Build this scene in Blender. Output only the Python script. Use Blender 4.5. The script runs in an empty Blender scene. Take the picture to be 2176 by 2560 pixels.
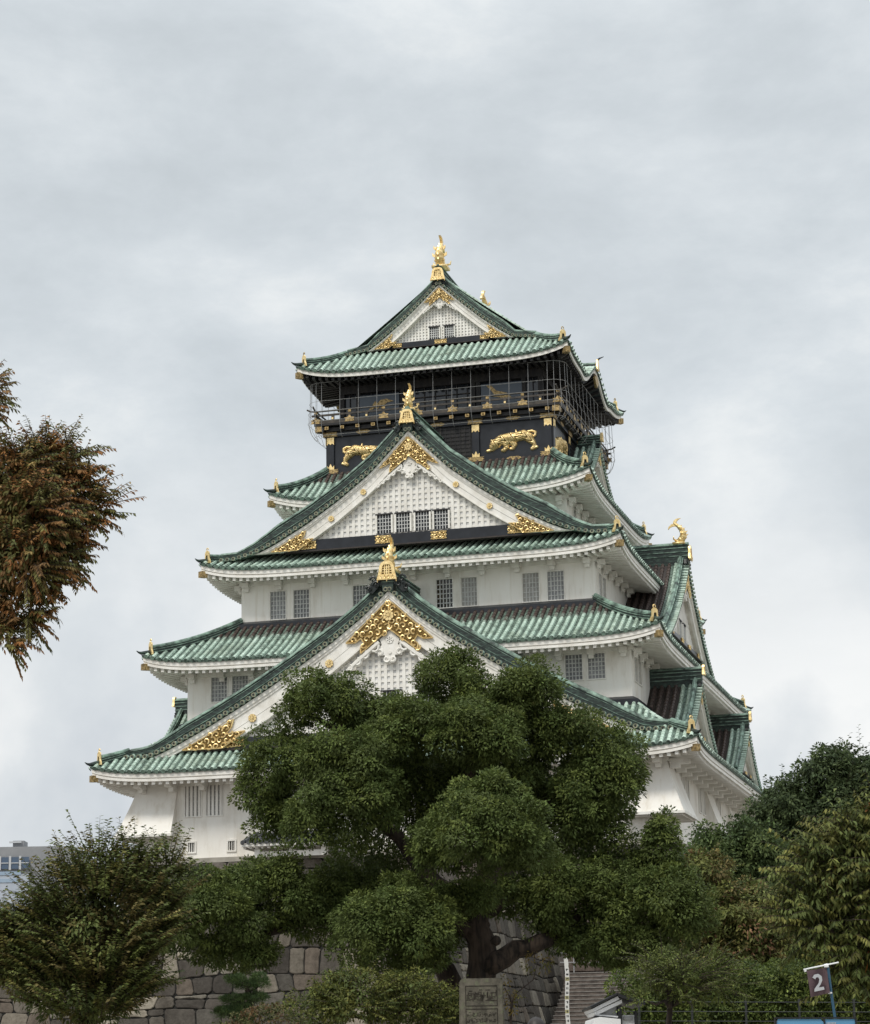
import bpy, math, random
import numpy as np
from mathutils import Vector, Matrix

# ------------------------------------------------------------------ camera, world, sun, exposure
scene = bpy.context.scene
col = scene.collection
CAMP = np.array([37.467, -146.032, 1.6])
YAW, PITCH, ROLL, FPX = -0.265782, 0.234894, -0.017450, 5797.4

def cam_basis():
    f = np.array([math.sin(YAW)*math.cos(PITCH), math.cos(YAW)*math.cos(PITCH), math.sin(PITCH)])
    r = np.array([math.cos(YAW), -math.sin(YAW), 0.0]); u = np.cross(r, f)
    return r*math.cos(ROLL)+u*math.sin(ROLL), -r*math.sin(ROLL)+u*math.cos(ROLL), f
CR, CU, CF = cam_basis()
cd = bpy.data.cameras.new("Camera"); cam = bpy.data.objects.new("Camera", cd); col.objects.link(cam)
cam.matrix_world = Matrix([[CR[i], CU[i], -CF[i], CAMP[i]] for i in range(3)] + [[0, 0, 0, 1]])
cd.sensor_fit = 'HORIZONTAL'; cd.sensor_width = 36.0; cd.lens = 36.0*FPX/2176.0
cd.clip_start = 0.5; cd.clip_end = 6000
scene.camera = cam

def W(px, py, d):
    """world point seen at photo pixel px,py, at horizontal distance d from the camera"""
    v = CF + CR*(px-1088)/FPX - CU*(py-1280)/FPX
    h = v[0]*math.sin(YAW)+v[1]*math.cos(YAW)
    return CAMP + v*(d/h)

SUN_EL, SUN_AZ = math.radians(52), math.radians(205)      # azimuth clockwise from +Y
world = bpy.data.worlds.new("World"); scene.world = world; world.use_nodes = True
nt = world.node_tree; nt.nodes.clear()
def N(t, ty, **kw):
    n = t.nodes.new(ty)
    for k, v in kw.items():
        if k.startswith('i_'):
            n.inputs[k[2:].replace('_', ' ')].default_value = v
        else: setattr(n, k, v)
    return n
def ramp(t, pts):
    n = t.nodes.new('ShaderNodeValToRGB'); e = n.color_ramp.elements
    while len(e) < len(pts): e.new(0.5)
    for a, (p, c) in zip(e, pts): a.position = p; a.color = (*c, 1) if len(c) == 3 else c
    return n
def mix(t, a, b, fac, mode='MIX'):
    n = t.nodes.new('ShaderNodeMix'); n.data_type = 'RGBA'; n.blend_type = mode
    for s, v in ((0, fac), (6, a), (7, b)):
        if hasattr(v, 'is_output') or isinstance(v, bpy.types.NodeSocket): t.links.new(v, n.inputs[s])
        elif s == 0: n.inputs[0].default_value = v
        else: n.inputs[s].default_value = (*v, 1)
    return n.outputs[2]
def mth(t, op, a, b=0.0, c=None):
    n = t.nodes.new('ShaderNodeMath'); n.operation = op
    for s, v in ((0, a), (1, b)) + (((2, c),) if c is not None else ()):
        if isinstance(v, bpy.types.NodeSocket): t.links.new(v, n.inputs[s])
        else: n.inputs[s].default_value = v
    return n.outputs[0]
sky = N(nt, 'ShaderNodeTexSky', sky_type='NISHITA', sun_disc=False, sun_elevation=SUN_EL, sun_rotation=SUN_AZ)
sk = N(nt, 'ShaderNodeVectorMath', operation='SCALE'); nt.links.new(sky.outputs[0], sk.inputs[0]); sk.inputs['Scale'].default_value = 0.10
tc = N(nt, 'ShaderNodeTexCoord')
sep = N(nt, 'ShaderNodeSeparateXYZ'); nt.links.new(tc.outputs['Generated'], sep.inputs[0])
# cloud deck: direction projected on a flat layer overhead
zz = mth(nt, 'ADD', mth(nt, 'MAXIMUM', sep.outputs[2], 0.0), 0.13)
cx = mth(nt, 'DIVIDE', sep.outputs[0], zz); cy = mth(nt, 'DIVIDE', sep.outputs[1], zz)
cmb = N(nt, 'ShaderNodeCombineXYZ'); nt.links.new(cx, cmb.inputs[0]); nt.links.new(cy, cmb.inputs[1])
cmp_ = N(nt, 'ShaderNodeMapping'); cmp_.inputs['Scale'].default_value = (1, 1, 1.9); cmp_.inputs['Location'].default_value = (3.1, 0.7, 1.3); nt.links.new(tc.outputs['Generated'], cmp_.inputs[0])
n1 = N(nt, 'ShaderNodeTexNoise'); nt.links.new(cmp_.outputs[0], n1.inputs['Vector'])
n1.inputs['Scale'].default_value = 7.5; n1.inputs['Detail'].default_value = 8; n1.inputs['Roughness'].default_value = 0.60; n1.inputs['Distortion'].default_value = 0.12
cr = ramp(nt, [(0.30, (0.585, 0.632, 0.662)), (0.45, (0.66, 0.71, 0.742)), (0.57, (0.74, 0.787, 0.815)), (0.70, (0.88, 0.91, 0.915))])
nt.links.new(n1.outputs[0], cr.inputs[0])
# brighter, broken cloud low over the horizon
n2 = N(nt, 'ShaderNodeTexNoise'); nt.links.new(tc.outputs['Generated'], n2.inputs['Vector'])
n2.inputs['Scale'].default_value = 9.0; n2.inputs['Detail'].default_value = 6; n2.inputs['Roughness'].default_value = 0.5
low = ramp(nt, [(0.36, (0.61, 0.65, 0.695)), (0.50, (0.77, 0.80, 0.82)), (0.62, (1.0, 1.0, 0.985))]); nt.links.new(n2.outputs[0], low.inputs[0])
hz = N(nt, 'ShaderNodeMapRange'); nt.links.new(sep.outputs[2], hz.inputs[0]); hz.inputs[1].default_value = 0.27; hz.inputs[2].default_value = 0.13
cl = mix(nt, cr.outputs[0], low.outputs[0], hz.outputs[0])
# overcast luminance: the deck is brighter overhead than near the horizon
up = N(nt, 'ShaderNodeMapRange'); nt.links.new(sep.outputs[2], up.inputs[0]); up.inputs[1].default_value = 0.42; up.inputs[2].default_value = 1.0; up.inputs[3].default_value = 1.0; up.inputs[4].default_value = 2.4
sc2 = N(nt, 'ShaderNodeVectorMath', operation='SCALE'); nt.links.new(cl, sc2.inputs[0]); nt.links.new(up.outputs[0], sc2.inputs['Scale'])
fin = mix(nt, sk.outputs[0], sc2.outputs[0], 0.93)
bg = N(nt, 'ShaderNodeBackground'); nt.links.new(fin, bg.inputs[0]); bg.inputs[1].default_value = 1.0
wo = N(nt, 'ShaderNodeOutputWorld'); nt.links.new(bg.outputs[0], wo.inputs[0])
ld = bpy.data.lights.new("Sun", 'SUN'); ld.energy = 2.1; ld.angle = math.radians(14); ld.color = (1.0, 0.945, 0.86)
sun = bpy.data.objects.new("Sun", ld); col.objects.link(sun)
sdir = Vector((math.sin(SUN_AZ)*math.cos(SUN_EL), math.cos(SUN_AZ)*math.cos(SUN_EL), math.sin(SUN_EL)))
sun.rotation_euler = sdir.to_track_quat('Z', 'Y').to_euler(); sun.location = (0, -60, 120)
scene.view_settings.view_transform = 'Standard'; scene.view_settings.look = 'None'
scene.view_settings.exposure = 0.0; scene.view_settings.gamma = 1.0
try: scene.cycles.max_bounces = 5; scene.cycles.diffuse_bounces = 3; scene.cycles.transmission_bounces = 3; scene.cycles.transparent_max_bounces = 6
except Exception: pass
rnd = random.Random(7); nr = np.random.default_rng(11)

# ------------------------------------------------------------------ materials
MATS = {}
def principled(name, color, rough=0.7, metal=0.0, spec=0.5):
    m = bpy.data.materials.new(name); m.use_nodes = True
    t = m.node_tree; b = t.nodes['Principled BSDF']
    if isinstance(color, tuple): b.inputs['Base Color'].default_value = (*color, 1)
    b.inputs['Roughness'].default_value = rough; b.inputs['Metallic'].default_value = metal
    b.inputs['Specular IOR Level'].default_value = spec
    MATS[name] = m
    return m, t, b
def noise(t, scale, detail=4, rough=0.55, vec=None, stretch=None):
    n = N(t, 'ShaderNodeTexNoise'); n.inputs['Scale'].default_value = scale; n.inputs['Detail'].default_value = detail; n.inputs['Roughness'].default_value = rough
    if vec is None:
        g = N(t, 'ShaderNodeNewGeometry'); vec = g.outputs['Position']
    if stretch:
        mp = N(t, 'ShaderNodeMapping'); mp.inputs['Scale'].default_value = stretch; t.links.new(vec, mp.inputs[0]); vec = mp.outputs[0]
    t.links.new(vec, n.inputs['Vector']); return n.outputs[0]
def bump(t, b, h, strength=0.3, dist=0.05):
    n = N(t, 'ShaderNodeBump'); n.inputs['Strength'].default_value = strength; n.inputs['Distance'].default_value = dist
    t.links.new(h, n.inputs['Height']); t.links.new(n.outputs[0], b.inputs['Normal'])
def m_noise(name, c1, c2, scale=3.0, rough=0.7, metal=0.0, lo=0.35, hi=0.65, stretch=None, bmp=0.0, spec=0.4, c3=None, s3=30):
    m, t, b = principled(name, None, rough, metal, spec)
    r = ramp(t, [(lo, c1), (hi, c2)]); nz = noise(t, scale, 6, 0.6, stretch=stretch); t.links.new(nz, r.inputs[0])
    out = r.outputs[0]
    if c3:
        r3 = ramp(t, [(0.55, (0, 0, 0)), (0.7, (1, 1, 1))]); t.links.new(noise(t, s3, 3, 0.6), r3.inputs[0])
        out = mix(t, out, c3, r3.outputs[0])
    t.links.new(out, b.inputs['Base Color'])
    if bmp: bump(t, b, nz, bmp, 0.03)
    return m
# white lime plaster with faint rain streaks and grime
m, t, b = principled('plaster', None, 0.75, 0, 0.3)
r = ramp(t, [(0.30, (0.69, 0.645, 0.57)), (0.46, (0.83, 0.80, 0.74)), (0.7, (0.87, 0.85, 0.80))])
t.links.new(noise(t, 0.9, 7, 0.62, stretch=(1, 1, 0.35)), r.inputs[0])
r2 = ramp(t, [(0.54, (1, 1, 1)), (0.80, (0.80, 0.765, 0.70))]); t.links.new(noise(t, 2.6, 5, 0.6, stretch=(1, 1, 0.09)), r2.inputs[0])
t.links.new(mix(t, r.outputs[0], r2.outputs[0], 1.0, 'MULTIPLY'), b.inputs['Base Color'])
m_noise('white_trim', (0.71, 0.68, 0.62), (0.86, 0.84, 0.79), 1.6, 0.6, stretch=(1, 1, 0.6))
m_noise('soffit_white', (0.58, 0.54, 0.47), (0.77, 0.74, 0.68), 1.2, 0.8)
m_noise('panel_recess', (0.58, 0.58, 0.57), (0.68, 0.68, 0.67), 2, 0.8)
# verdigris copper tile: u = random id, v = position up the slope (upper courses sheltered and still brown)
m, t, b = principled('copper_tile', None, 0.55, 0.0, 0.5)
uv = N(t, 'ShaderNodeUVMap'); sp = N(t, 'ShaderNodeSeparateXYZ'); t.links.new(uv.outputs[0], sp.inputs[0])
r = ramp(t, [(0.25, (0.15, 0.175, 0.145)), (0.37, (0.29, 0.375, 0.31)), (0.48, (0.44, 0.565, 0.475)), (0.70, (0.58, 0.70, 0.61))])
g1 = noise(t, 1.7, 8, 0.68)
idv = mth(t, 'MULTIPLY', mth(t, 'SUBTRACT', sp.outputs[0], 0.5), 0.13)
t.links.new(mth(t, 'ADD', g1, idv), r.inputs[0])
r2 = ramp(t, [(0.30, (0.50, 0.49, 0.47)), (0.46, (1, 1, 1))]); t.links.new(noise(t, 6.5, 5, 0.6), r2.inputs[0])
gcol = mix(t, r.outputs[0], r2.outputs[0], 0.8, 'MULTIPLY')
r5 = ramp(t, [(0.36, (0.76, 0.74, 0.70)), (0.52, (1.0, 1.0, 1.0)), (0.75, (1.06, 1.05, 1.04))]); t.links.new(noise(t, 0.42, 5, 0.65), r5.inputs[0])
gcol = mix(t, gcol, r5.outputs[0], 1.0, 'MULTIPLY')
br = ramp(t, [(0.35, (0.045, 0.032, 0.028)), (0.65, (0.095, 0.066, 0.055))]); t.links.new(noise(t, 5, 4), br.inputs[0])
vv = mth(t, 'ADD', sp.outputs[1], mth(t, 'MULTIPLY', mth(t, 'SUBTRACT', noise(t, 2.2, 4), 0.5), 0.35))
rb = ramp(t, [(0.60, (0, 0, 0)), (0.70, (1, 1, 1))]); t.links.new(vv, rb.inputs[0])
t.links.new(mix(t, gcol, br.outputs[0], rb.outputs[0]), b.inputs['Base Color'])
bump(t, b, noise(t, 14, 4), 0.4, 0.02)
m_noise('copper_pan', (0.022, 0.032, 0.026), (0.15, 0.215, 0.172), 7.0, 0.6)
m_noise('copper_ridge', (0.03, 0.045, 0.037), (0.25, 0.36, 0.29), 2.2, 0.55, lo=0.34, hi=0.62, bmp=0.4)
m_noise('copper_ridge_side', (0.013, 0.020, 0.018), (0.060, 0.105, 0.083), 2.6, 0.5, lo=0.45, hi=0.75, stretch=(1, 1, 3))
m_noise('tile_cap', (0.10, 0.11, 0.075), (0.32, 0.31, 0.21), 3.0, 0.5, 0.2)
m_noise('grey_tile', (0.05, 0.052, 0.055), (0.14, 0.145, 0.15), 3.0, 0.6)
m_noise('dark_scroll', (0.006, 0.008, 0.008), (0.02, 0.028, 0.026), 5, 0.4)
m_noise('lacquer_black', (0.005, 0.006, 0.009), (0.014, 0.016, 0.022), 1.5, 0.32, spec=0.5)
m_noise('black_timber', (0.009, 0.009, 0.011), (0.03, 0.027, 0.025), 4, 0.6, stretch=(1, 1, 0.3))
m_noise('rail_timber', (0.03, 0.027, 0.024), (0.085, 0.07, 0.055), 3, 0.55)
m_noise('brown_band', (0.022, 0.017, 0.015), (0.048, 0.036, 0.031), 4, 0.6)
m_noise('gold', (0.70, 0.49, 0.20), (1.0, 0.80, 0.43), 7, 0.44, 0.85, bmp=0.35)
m_noise('gold_aged', (0.16, 0.115, 0.055), (0.58, 0.42, 0.20), 9, 0.48, 0.8, bmp=0.5)
m_noise('gold_ground', (0.07, 0.042, 0.010), (0.26, 0.16, 0.045), 12, 0.5, 0.6)
m_noise('window_shutter', (0.27, 0.275, 0.28), (0.38, 0.385, 0.39), 3, 0.6)
m_noise('window_bar', (0.46, 0.46, 0.45), (0.60, 0.60, 0.58), 3, 0.6)
m, t, b = principled('window_dark', (0.006, 0.007, 0.009), 0.12, 0, 0.6)
m, t, b = principled('room_glass', (0.012, 0.015, 0.02), 0.08, 0, 0.7)
bump(t, b, noise(t, 0.6, 2), 0.15, 0.05)
m_noise('wire', (0.30, 0.30, 0.295), (0.42, 0.415, 0.41), 3, 0.5, 0.2)
m_noise('steel', (0.42, 0.43, 0.43), (0.6, 0.6, 0.6), 8, 0.35, 0.6)
m_noise('step_stone', (0.07, 0.058, 0.05), (0.17, 0.14, 0.12), 2.2, 0.9, bmp=0.4)
m_noise('step_edge', (0.16, 0.145, 0.13), (0.26, 0.24, 0.22), 4, 0.9)
m_noise('joint', (0.006, 0.006, 0.005), (0.02, 0.019, 0.016), 3, 0.95)
m_noise('base_course', (0.28, 0.26, 0.22), (0.42, 0.39, 0.34), 1.5, 0.9)
m_noise('stele_stone', (0.055, 0.050, 0.038), (0.145, 0.13, 0.10), 5.0, 0.95, bmp=0.6, c3=(0.13, 0.14, 0.085), s3=9)
m_noise('stele_carved', (0.02, 0.017, 0.012), (0.05, 0.042, 0.032), 9.0, 0.95)
m_noise('ground_gravel', (0.16, 0.145, 0.12), (0.30, 0.275, 0.235), 1.3, 0.95, c3=(0.11, 0.10, 0.085), s3=25)
m_noise('bark', (0.012, 0.009, 0.007), (0.062, 0.044, 0.032), 9, 0.95, stretch=(1, 1, 0.18), bmp=0.8, lo=0.38, hi=0.62)
m_noise('far_concrete', (0.22, 0.225, 0.235), (0.28, 0.285, 0.295), 0.3, 0.85)
m_noise('far_pale', (0.36, 0.40, 0.46), (0.44, 0.47, 0.52), 0.5, 0.8)
principled('far_glass', (0.07, 0.105, 0.16), 0.12)
principled('far_frame', (0.48, 0.49, 0.50), 0.6)
m_noise('kiosk_white', (0.70, 0.70, 0.70), (0.80, 0.80, 0.79), 2, 0.45)
m_noise('kiosk_black', (0.008, 0.008, 0.009), (0.016, 0.016, 0.017), 2, 0.5)
m_noise('kiosk_grey', (0.24, 0.24, 0.24), (0.32, 0.32, 0.32), 2, 0.6)
m_noise('sign_blue', (0.085, 0.24, 0.40), (0.12, 0.30, 0.48), 1.2, 0.45)
principled('sign_white', (0.42, 0.43, 0.44), 0.7)
m_noise('flag_maroon', (0.070, 0.045, 0.050), (0.105, 0.066, 0.072), 6, 0.85)
principled('flag_pole_blue', (0.02, 0.075, 0.13), 0.5)
m_noise('far_blue', (0.27, 0.35, 0.45), (0.31, 0.39, 0.48), 0.5, 0.7)
m_noise('window_curtain', (0.36, 0.35, 0.33), (0.46, 0.45, 0.42), 3, 0.8)
m_noise('window_dim', (0.17, 0.175, 0.18), (0.27, 0.275, 0.28), 3, 0.5)
principled('banner_white', (0.62, 0.61, 0.58), 0.8)
principled('banner_ink', (0.04, 0.04, 0.04), 0.8)
principled('banner_yellow', (0.36, 0.33, 0.16), 0.8)
principled('fence_dark', (0.018, 0.02, 0.018), 0.5)
m_noise('hair', (0.008, 0.006, 0.005), (0.03, 0.022, 0.018), 60, 0.5)
m, t, b = principled('skin', (0.42, 0.25, 0.17), 0.5); b.inputs['Subsurface Weight'].default_value = 0.1
m_noise('jacket_cloth', (0.03, 0.035, 0.05), (0.06, 0.065, 0.085), 8, 0.9)
m_noise('trouser_cloth', (0.05, 0.048, 0.045), (0.08, 0.075, 0.07), 8, 0.9)
# stones coloured per stone by a colour attribute, plus grain and soot
m, t, b = principled('stone', None, 0.92, 0, 0.3)
at = N(t, 'ShaderNodeVertexColor', layer_name='Col')
gr = ramp(t, [(0.30, (0.55, 0.53, 0.50)), (0.62, (1.05, 1.03, 1.0))]); nz = noise(t, 4.5, 9, 0.72); t.links.new(nz, gr.inputs[0])
st = ramp(t, [(0.5, (1, 1, 1)), (0.72, (0.42, 0.40, 0.38))]); t.links.new(noise(t, 1.1, 5, 0.6, stretch=(1, 1, 0.16)), st.inputs[0])
c0 = mix(t, at.outputs[0], gr.outputs[0], 1.0, 'MULTIPLY'); t.links.new(mix(t, c0, st.outputs[0], 0.75, 'MULTIPLY'), b.inputs['Base Color'])
bump(t, b, nz, 0.7, 0.08)
# leaves: colour attribute, some light through the blade
def leaf_mat(name, trans=0.25, rough=0.5):
    m = bpy.data.materials.new(name); m.use_nodes = True; t = m.node_tree
    b = t.nodes['Principled BSDF']; o = t.nodes['Material Output']
    at = N(t, 'ShaderNodeVertexColor', layer_name='Col')
    t.links.new(at.outputs[0], b.inputs['Base Color']); b.inputs['Roughness'].default_value = rough; b.inputs['Specular IOR Level'].default_value = 0.15
    tr = N(t, 'ShaderNodeBsdfTranslucent'); t.links.new(at.outputs[0], tr.inputs[0])
    mx = N(t, 'ShaderNodeMixShader'); mx.inputs[0].default_value = trans
    t.links.new(b.outputs[0], mx.inputs[1]); t.links.new(tr.outputs[0], mx.inputs[2]); t.links.new(mx.outputs[0], o.inputs[0])
    MATS[name] = m
leaf_mat('leaf', 0.28, 0.6); leaf_mat('needle', 0.1, 0.6)

# ------------------------------------------------------------------ mesh helpers
def tag(o, label=None, cat=None, group=None, kind=None):
    if label: o['label'] = label
    if cat: o['category'] = cat
    if group: o['group'] = group
    if kind: o['kind'] = kind
    return o
def empty(name, loc=(0, 0, 0), parent=None):
    o = bpy.data.objects.new(name, None); o.location = loc; o.empty_display_size = 0.5; col.objects.link(o)
    if parent: o.parent = parent
    return o
class MB:
    def __init__(s): s.v = []; s.f = []; s.m = []; s.mats = []; s.uv = []; s.useuv = False
    def mi(s, name):
        if name not in s.mats: s.mats.append(name)
        return s.mats.index(name)
    def add(s, verts, faces, mat, uv=None):
        o = len(s.v); s.v += [tuple(map(float, p)) for p in verts]; k = s.mi(mat)
        if uv is None: s.uv += [(0.5, 0.0)]*len(verts)
        else: s.uv += uv; s.useuv = True
        for f in faces: s.f.append(tuple(i+o for i in f)); s.m.append(k)
    def hexa(s, p, mat):   # 8 points: bottom 4, top 4
        s.add(p, [(0, 3, 2, 1), (4, 5, 6, 7), (0, 1, 5, 4), (1, 2, 6, 5), (2, 3, 7, 6), (3, 0, 4, 7)], mat)
    def box(s, a, b, mat, fn=None):
        (x0, y0, z0), (x1, y1, z1) = a, b
        p = [(x0, y0, z0), (x1, y0, z0), (x1, y1, z0), (x0, y1, z0), (x0, y0, z1), (x1, y0, z1), (x1, y1, z1), (x0, y1, z1)]
        if fn: p = [fn(*q) for q in p]
        s.hexa(p, mat)
    def tube(s, pts, rad, mat, n=8, cap=True, up=None, flat=1.0):
        pts = [np.array(p, float) for p in pts]; L = len(pts)
        if not hasattr(rad, '__len__'): rad = [rad]*L
        vs = []; prev = None
        for i, p in enumerate(pts):
            d = pts[min(i+1, L-1)]-pts[max(i-1, 0)]; d /= (np.linalg.norm(d)+1e-9)
            if prev is None:
                a = np.array(up, float) if up is not None else (np.array([0, 0, 1.]) if abs(d[2]) < 0.9 else np.array([1., 0, 0]))
            else: a = prev
            a = a-d*(a@d); a /= (np.linalg.norm(a)+1e-9); prev = a; bb = np.cross(d, a)
            for j in range(n):
                t = 2*math.pi*j/n; vs.append(p+(a*math.cos(t)*flat+bb*math.sin(t))*rad[i])
        fs = [(i*n+j, i*n+(j+1) % n, (i+1)*n+(j+1) % n, (i+1)*n+j) for i in range(L-1) for j in range(n)]
        if cap: fs += [tuple(range(n))[::-1], tuple((L-1)*n+j for j in range(n))]
        s.add(vs, fs, mat)
    def prism(s, poly, d0, d1, fn, mat, side=None):
        """poly in (u,v), extruded over depth d0..d1, fn(u, d, v) -> 3D"""
        n = len(poly)
        vs = [fn(u, d1, v) for u, v in poly]+[fn(u, d0, v) for u, v in poly]
        s.add(vs, [tuple(range(n)), tuple(range(n, 2*n))[::-1]], mat)
        s.add(vs, [(i, (i+1) % n, n+(i+1) % n, n+i) for i in range(n)], side or mat)
    def band(s, top, bot, d0, d1, fn, mat):
        """strip between curves top[i]=(u,z) and bot[i]=(u,z), thick d0..d1"""
        vs = []
        for (a, b) in zip(top, bot):
            vs += [fn(a[0], d1, a[1]), fn(b[0], d1, b[1]), fn(b[0], d0, b[1]), fn(a[0], d0, a[1])]
        n = len(top); fs = []
        for i in range(n-1):
            for j in range(4): fs.append((4*i+j, 4*i+(j+1) % 4, 4*i+4+(j+1) % 4, 4*i+4+j))
        fs += [(0, 1, 2, 3), (4*n-4, 4*n-1, 4*n-2, 4*n-3)]
        s.add(vs, fs, mat)
    def grid(s, P, mat, uv=None, flip=False):
        r, c = len(P), len(P[0]); vs = [p for row in P for p in row]
        fs = [(i*c+j, i*c+j+1, (i+1)*c+j+1, (i+1)*c+j) for i in range(r-1) for j in range(c-1)]
        s.add(vs, fs, mat, [q for row in uv for q in row] if uv else None)
    def build(s, name, parent=None, smooth=False, label=None):
        me = bpy.data.meshes.new(name); me.from_pydata(s.v, [], s.f)
        for k in s.mats: me.materials.append(MATS[k])
        me.polygons.foreach_set('material_index', s.m)
        if smooth: me.polygons.foreach_set('use_smooth', [True]*len(s.f))
        if s.useuv:
            ul = me.uv_layers.new(name='UVMap'); li = np.empty(len(me.loops), dtype=np.int32); me.loops.foreach_get('vertex_index', li)
            ul.data.foreach_set('uv', np.array(s.uv, dtype=np.float32)[li].ravel())
        me.update()
        o = bpy.data.objects.new(name, me); col.objects.link(o)
        if parent:
            o.parent = parent
            o.matrix_parent_inverse = Matrix.Translation(-world_loc(parent))
        if label: o['label'] = label
        return o
def world_loc(o):
    v = Vector((0, 0, 0))
    while o is not None:
        v = v+Vector(o.location)
        if o.parent: v = v+o.matrix_parent_inverse.translation
        o = o.parent
    return v
def copy_tree(o, parent=None):
    c = o.copy(); col.objects.link(c)
    if parent: c.parent = parent
    for ch in list(o.children): copy_tree(ch, c)
    return c

def sp_(k, s, w, z):       # castle side k (0 front, 1 right, 2 back, 3 left): s along, w outward
    return ((s, -w, z), (w, s, z), (-s, w, z), (-w, -s, z))[k]

# ------------------------------------------------------------------ castle keep
KEEP = empty('castle_keep', (0, 0, 13.65))
tag(KEEP, 'white five-tier castle keep with green copper roofs and gold ornaments on a stone base', 'castle')

TIERS = {1: dict(wx=18.0, wy=20.47, ix=13.62, iy=16.05, ze=18.37, zt=21.85, F=0.50, p=12, vs=0.55),
         2: dict(wx=15.81, wy=18.14, ix=11.14, iy=13.42, ze=25.17, zt=28.25, F=0.58, p=10, vs=1.0),
         3: dict(wx=13.21, wy=15.37, ix=8.6, iy=8.5, ze=31.15, zt=34.6, F=0.64, p=8, vs=0.5),
         4: dict(wx=10.5, wy=10.41, ix=7.5, iy=7.3, ze=36.38, zt=39.1, F=0.80, p=5, vs=1.0),
         5: dict(wx=9.08, wy=9.0, ix=0.0, iy=6.35, ze=45.2, zt=52.0, F=0.68, p=6, vs=0.0)}
HW = {1: (15.82, 18.27), 2: (13.62, 16.05), 3: (11.14, 13.42), 4: (8.5, 8.4), 5: (6.75, 6.6)}
def kara(s):               # the curved gable in the top eave
    a = abs(s)
    b = 1.32*(0.5+0.5*math.cos(math.pi*a/3.5)) if a < 3.5 else 0.0
    return b-0.16*math.exp(-((a-3.9)/0.7)**2)
class Tier:
    def __init__(s, i): s.i = i; s.__dict__.update(TIERS[i])
    def A(s, k): return s.wx if k % 2 == 0 else s.wy       # half length along
    def O(s, k): return s.wy if k % 2 == 0 else s.wx       # outward distance of eave
    def D(s, k):
        if s.i == 5: return 2.65 if k % 2 == 0 else s.wx
        return (s.wy-s.iy) if k % 2 == 0 else (s.wx-s.ix)
    def L(s, k, d):
        if s.i == 5: return s.wx-d if k % 2 == 0 else max(s.wy-d, s.iy)
        a, ia = (s.wx, s.ix) if k % 2 == 0 else (s.wy, s.iy)
        return a-(d/s.D(k))*(a-ia)
    def dmax(s, k, q):
        q = abs(q)
        if s.i == 5:
            if k % 2 == 0: return min(2.65, s.wx-q)
            return s.wx if q < s.iy else s.wy-q
        a, ia = (s.wx, s.ix) if k % 2 == 0 else (s.wy, s.iy)
        return s.D(k) if q <= ia else s.D(k)*(a-q)/(a-ia)
    def flare(s, k, q, d):
        t = min(1.0, abs(q)/max(0.01, s.L(k, d))); v = min(1.0, d/(2.65 if s.i == 5 else s.D(k)))
        return s.F*t**s.p*(1-v)**2
    def edge(s, k, q):     # reference height of the eave fascia
        z = s.ze+s.F*min(1.0, abs(q)/s.A(k))**s.p
        if s.i == 5 and k % 2 == 1: z += kara(q)
        return z
    def z(s, k, q, d):
        if s.i == 5:
            z = s.ze+0.2+0.69*d+0.006*d*d+s.flare(k, q, d)
            if k % 2 == 1 and abs(q) < 5: z = max(z+min(0, kara(q))*max(0, 1-d), s.ze+0.2+kara(q)+0.04*d)
            return z
        v = d/s.D(k)
        return s.ze+0.2+(s.zt-s.ze-0.2)*(0.8*v+0.2*v*v)+s.flare(k, q, d)
    def P(s, k, q, d, dz=0.0): return sp_(k, q, s.O(k)-d, s.z(k, q, d)+dz)

def rib(mb, pts, lat, r, uid, vs, seg=0.34, v0=0.0, capmat='copper_ridge', closed_end=False):
    """a row of round cover tiles along pts (from the eave up), lat = lateral unit vector"""
    P = [np.array(p, float) for p in pts]; lat = np.array(lat, float)
    cum = [0.0]
    for a, b in zip(P, P[1:]): cum.append(cum[-1]+np.linalg.norm(b-a))
    L = cum[-1]
    if L < 0.15: return
    n = max(1, int(round(L/seg))); vs_, uv, fs = [], [], []
    ang = [0, 45, 90, 135, 180]
    def at(l):
        for i in range(len(cum)-1):
            if l <= cum[i+1] or i == len(cum)-2:
                f = (l-cum[i])/max(1e-9, cum[i+1]-cum[i]); return P[i]+(P[i+1]-P[i])*f, P[i+1]-P[i]
    for i in range(n):
        for e, rr in ((0, r*1.08), (1, r*0.90)):
            p, d = at(L*(i+e)/n); d = d/np.linalg.norm(d); nn = np.cross(lat, d); nn = nn if nn[2] > 0 else -nn
            for a in ang:
                a = math.radians(a); vs_.append(p+lat*math.cos(a)*rr+nn*(math.sin(a)*rr*1.05)); uv.append((uid, v0+vs*(i+e)/n))
    for i in range(2*n-1):
        for j in range(4): fs.append((i*5+j, i*5+j+1, i*5+5+j+1, i*5+5+j))
    mb.add(vs_, fs, 'copper_tile', uv)
    # round end cap
    p, d = at(0); d = d/np.linalg.norm(d); nn = np.cross(lat, d); nn = nn if nn[2] > 0 else -nn
    q = p-d*0.02; c = [q+lat*math.cos(math.radians(a))*r*1.1+nn*math.sin(math.radians(a))*r*1.1 for a in range(0, 360, 45)]
    mb.add(c, [tuple(range(8))], capmat)

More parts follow.
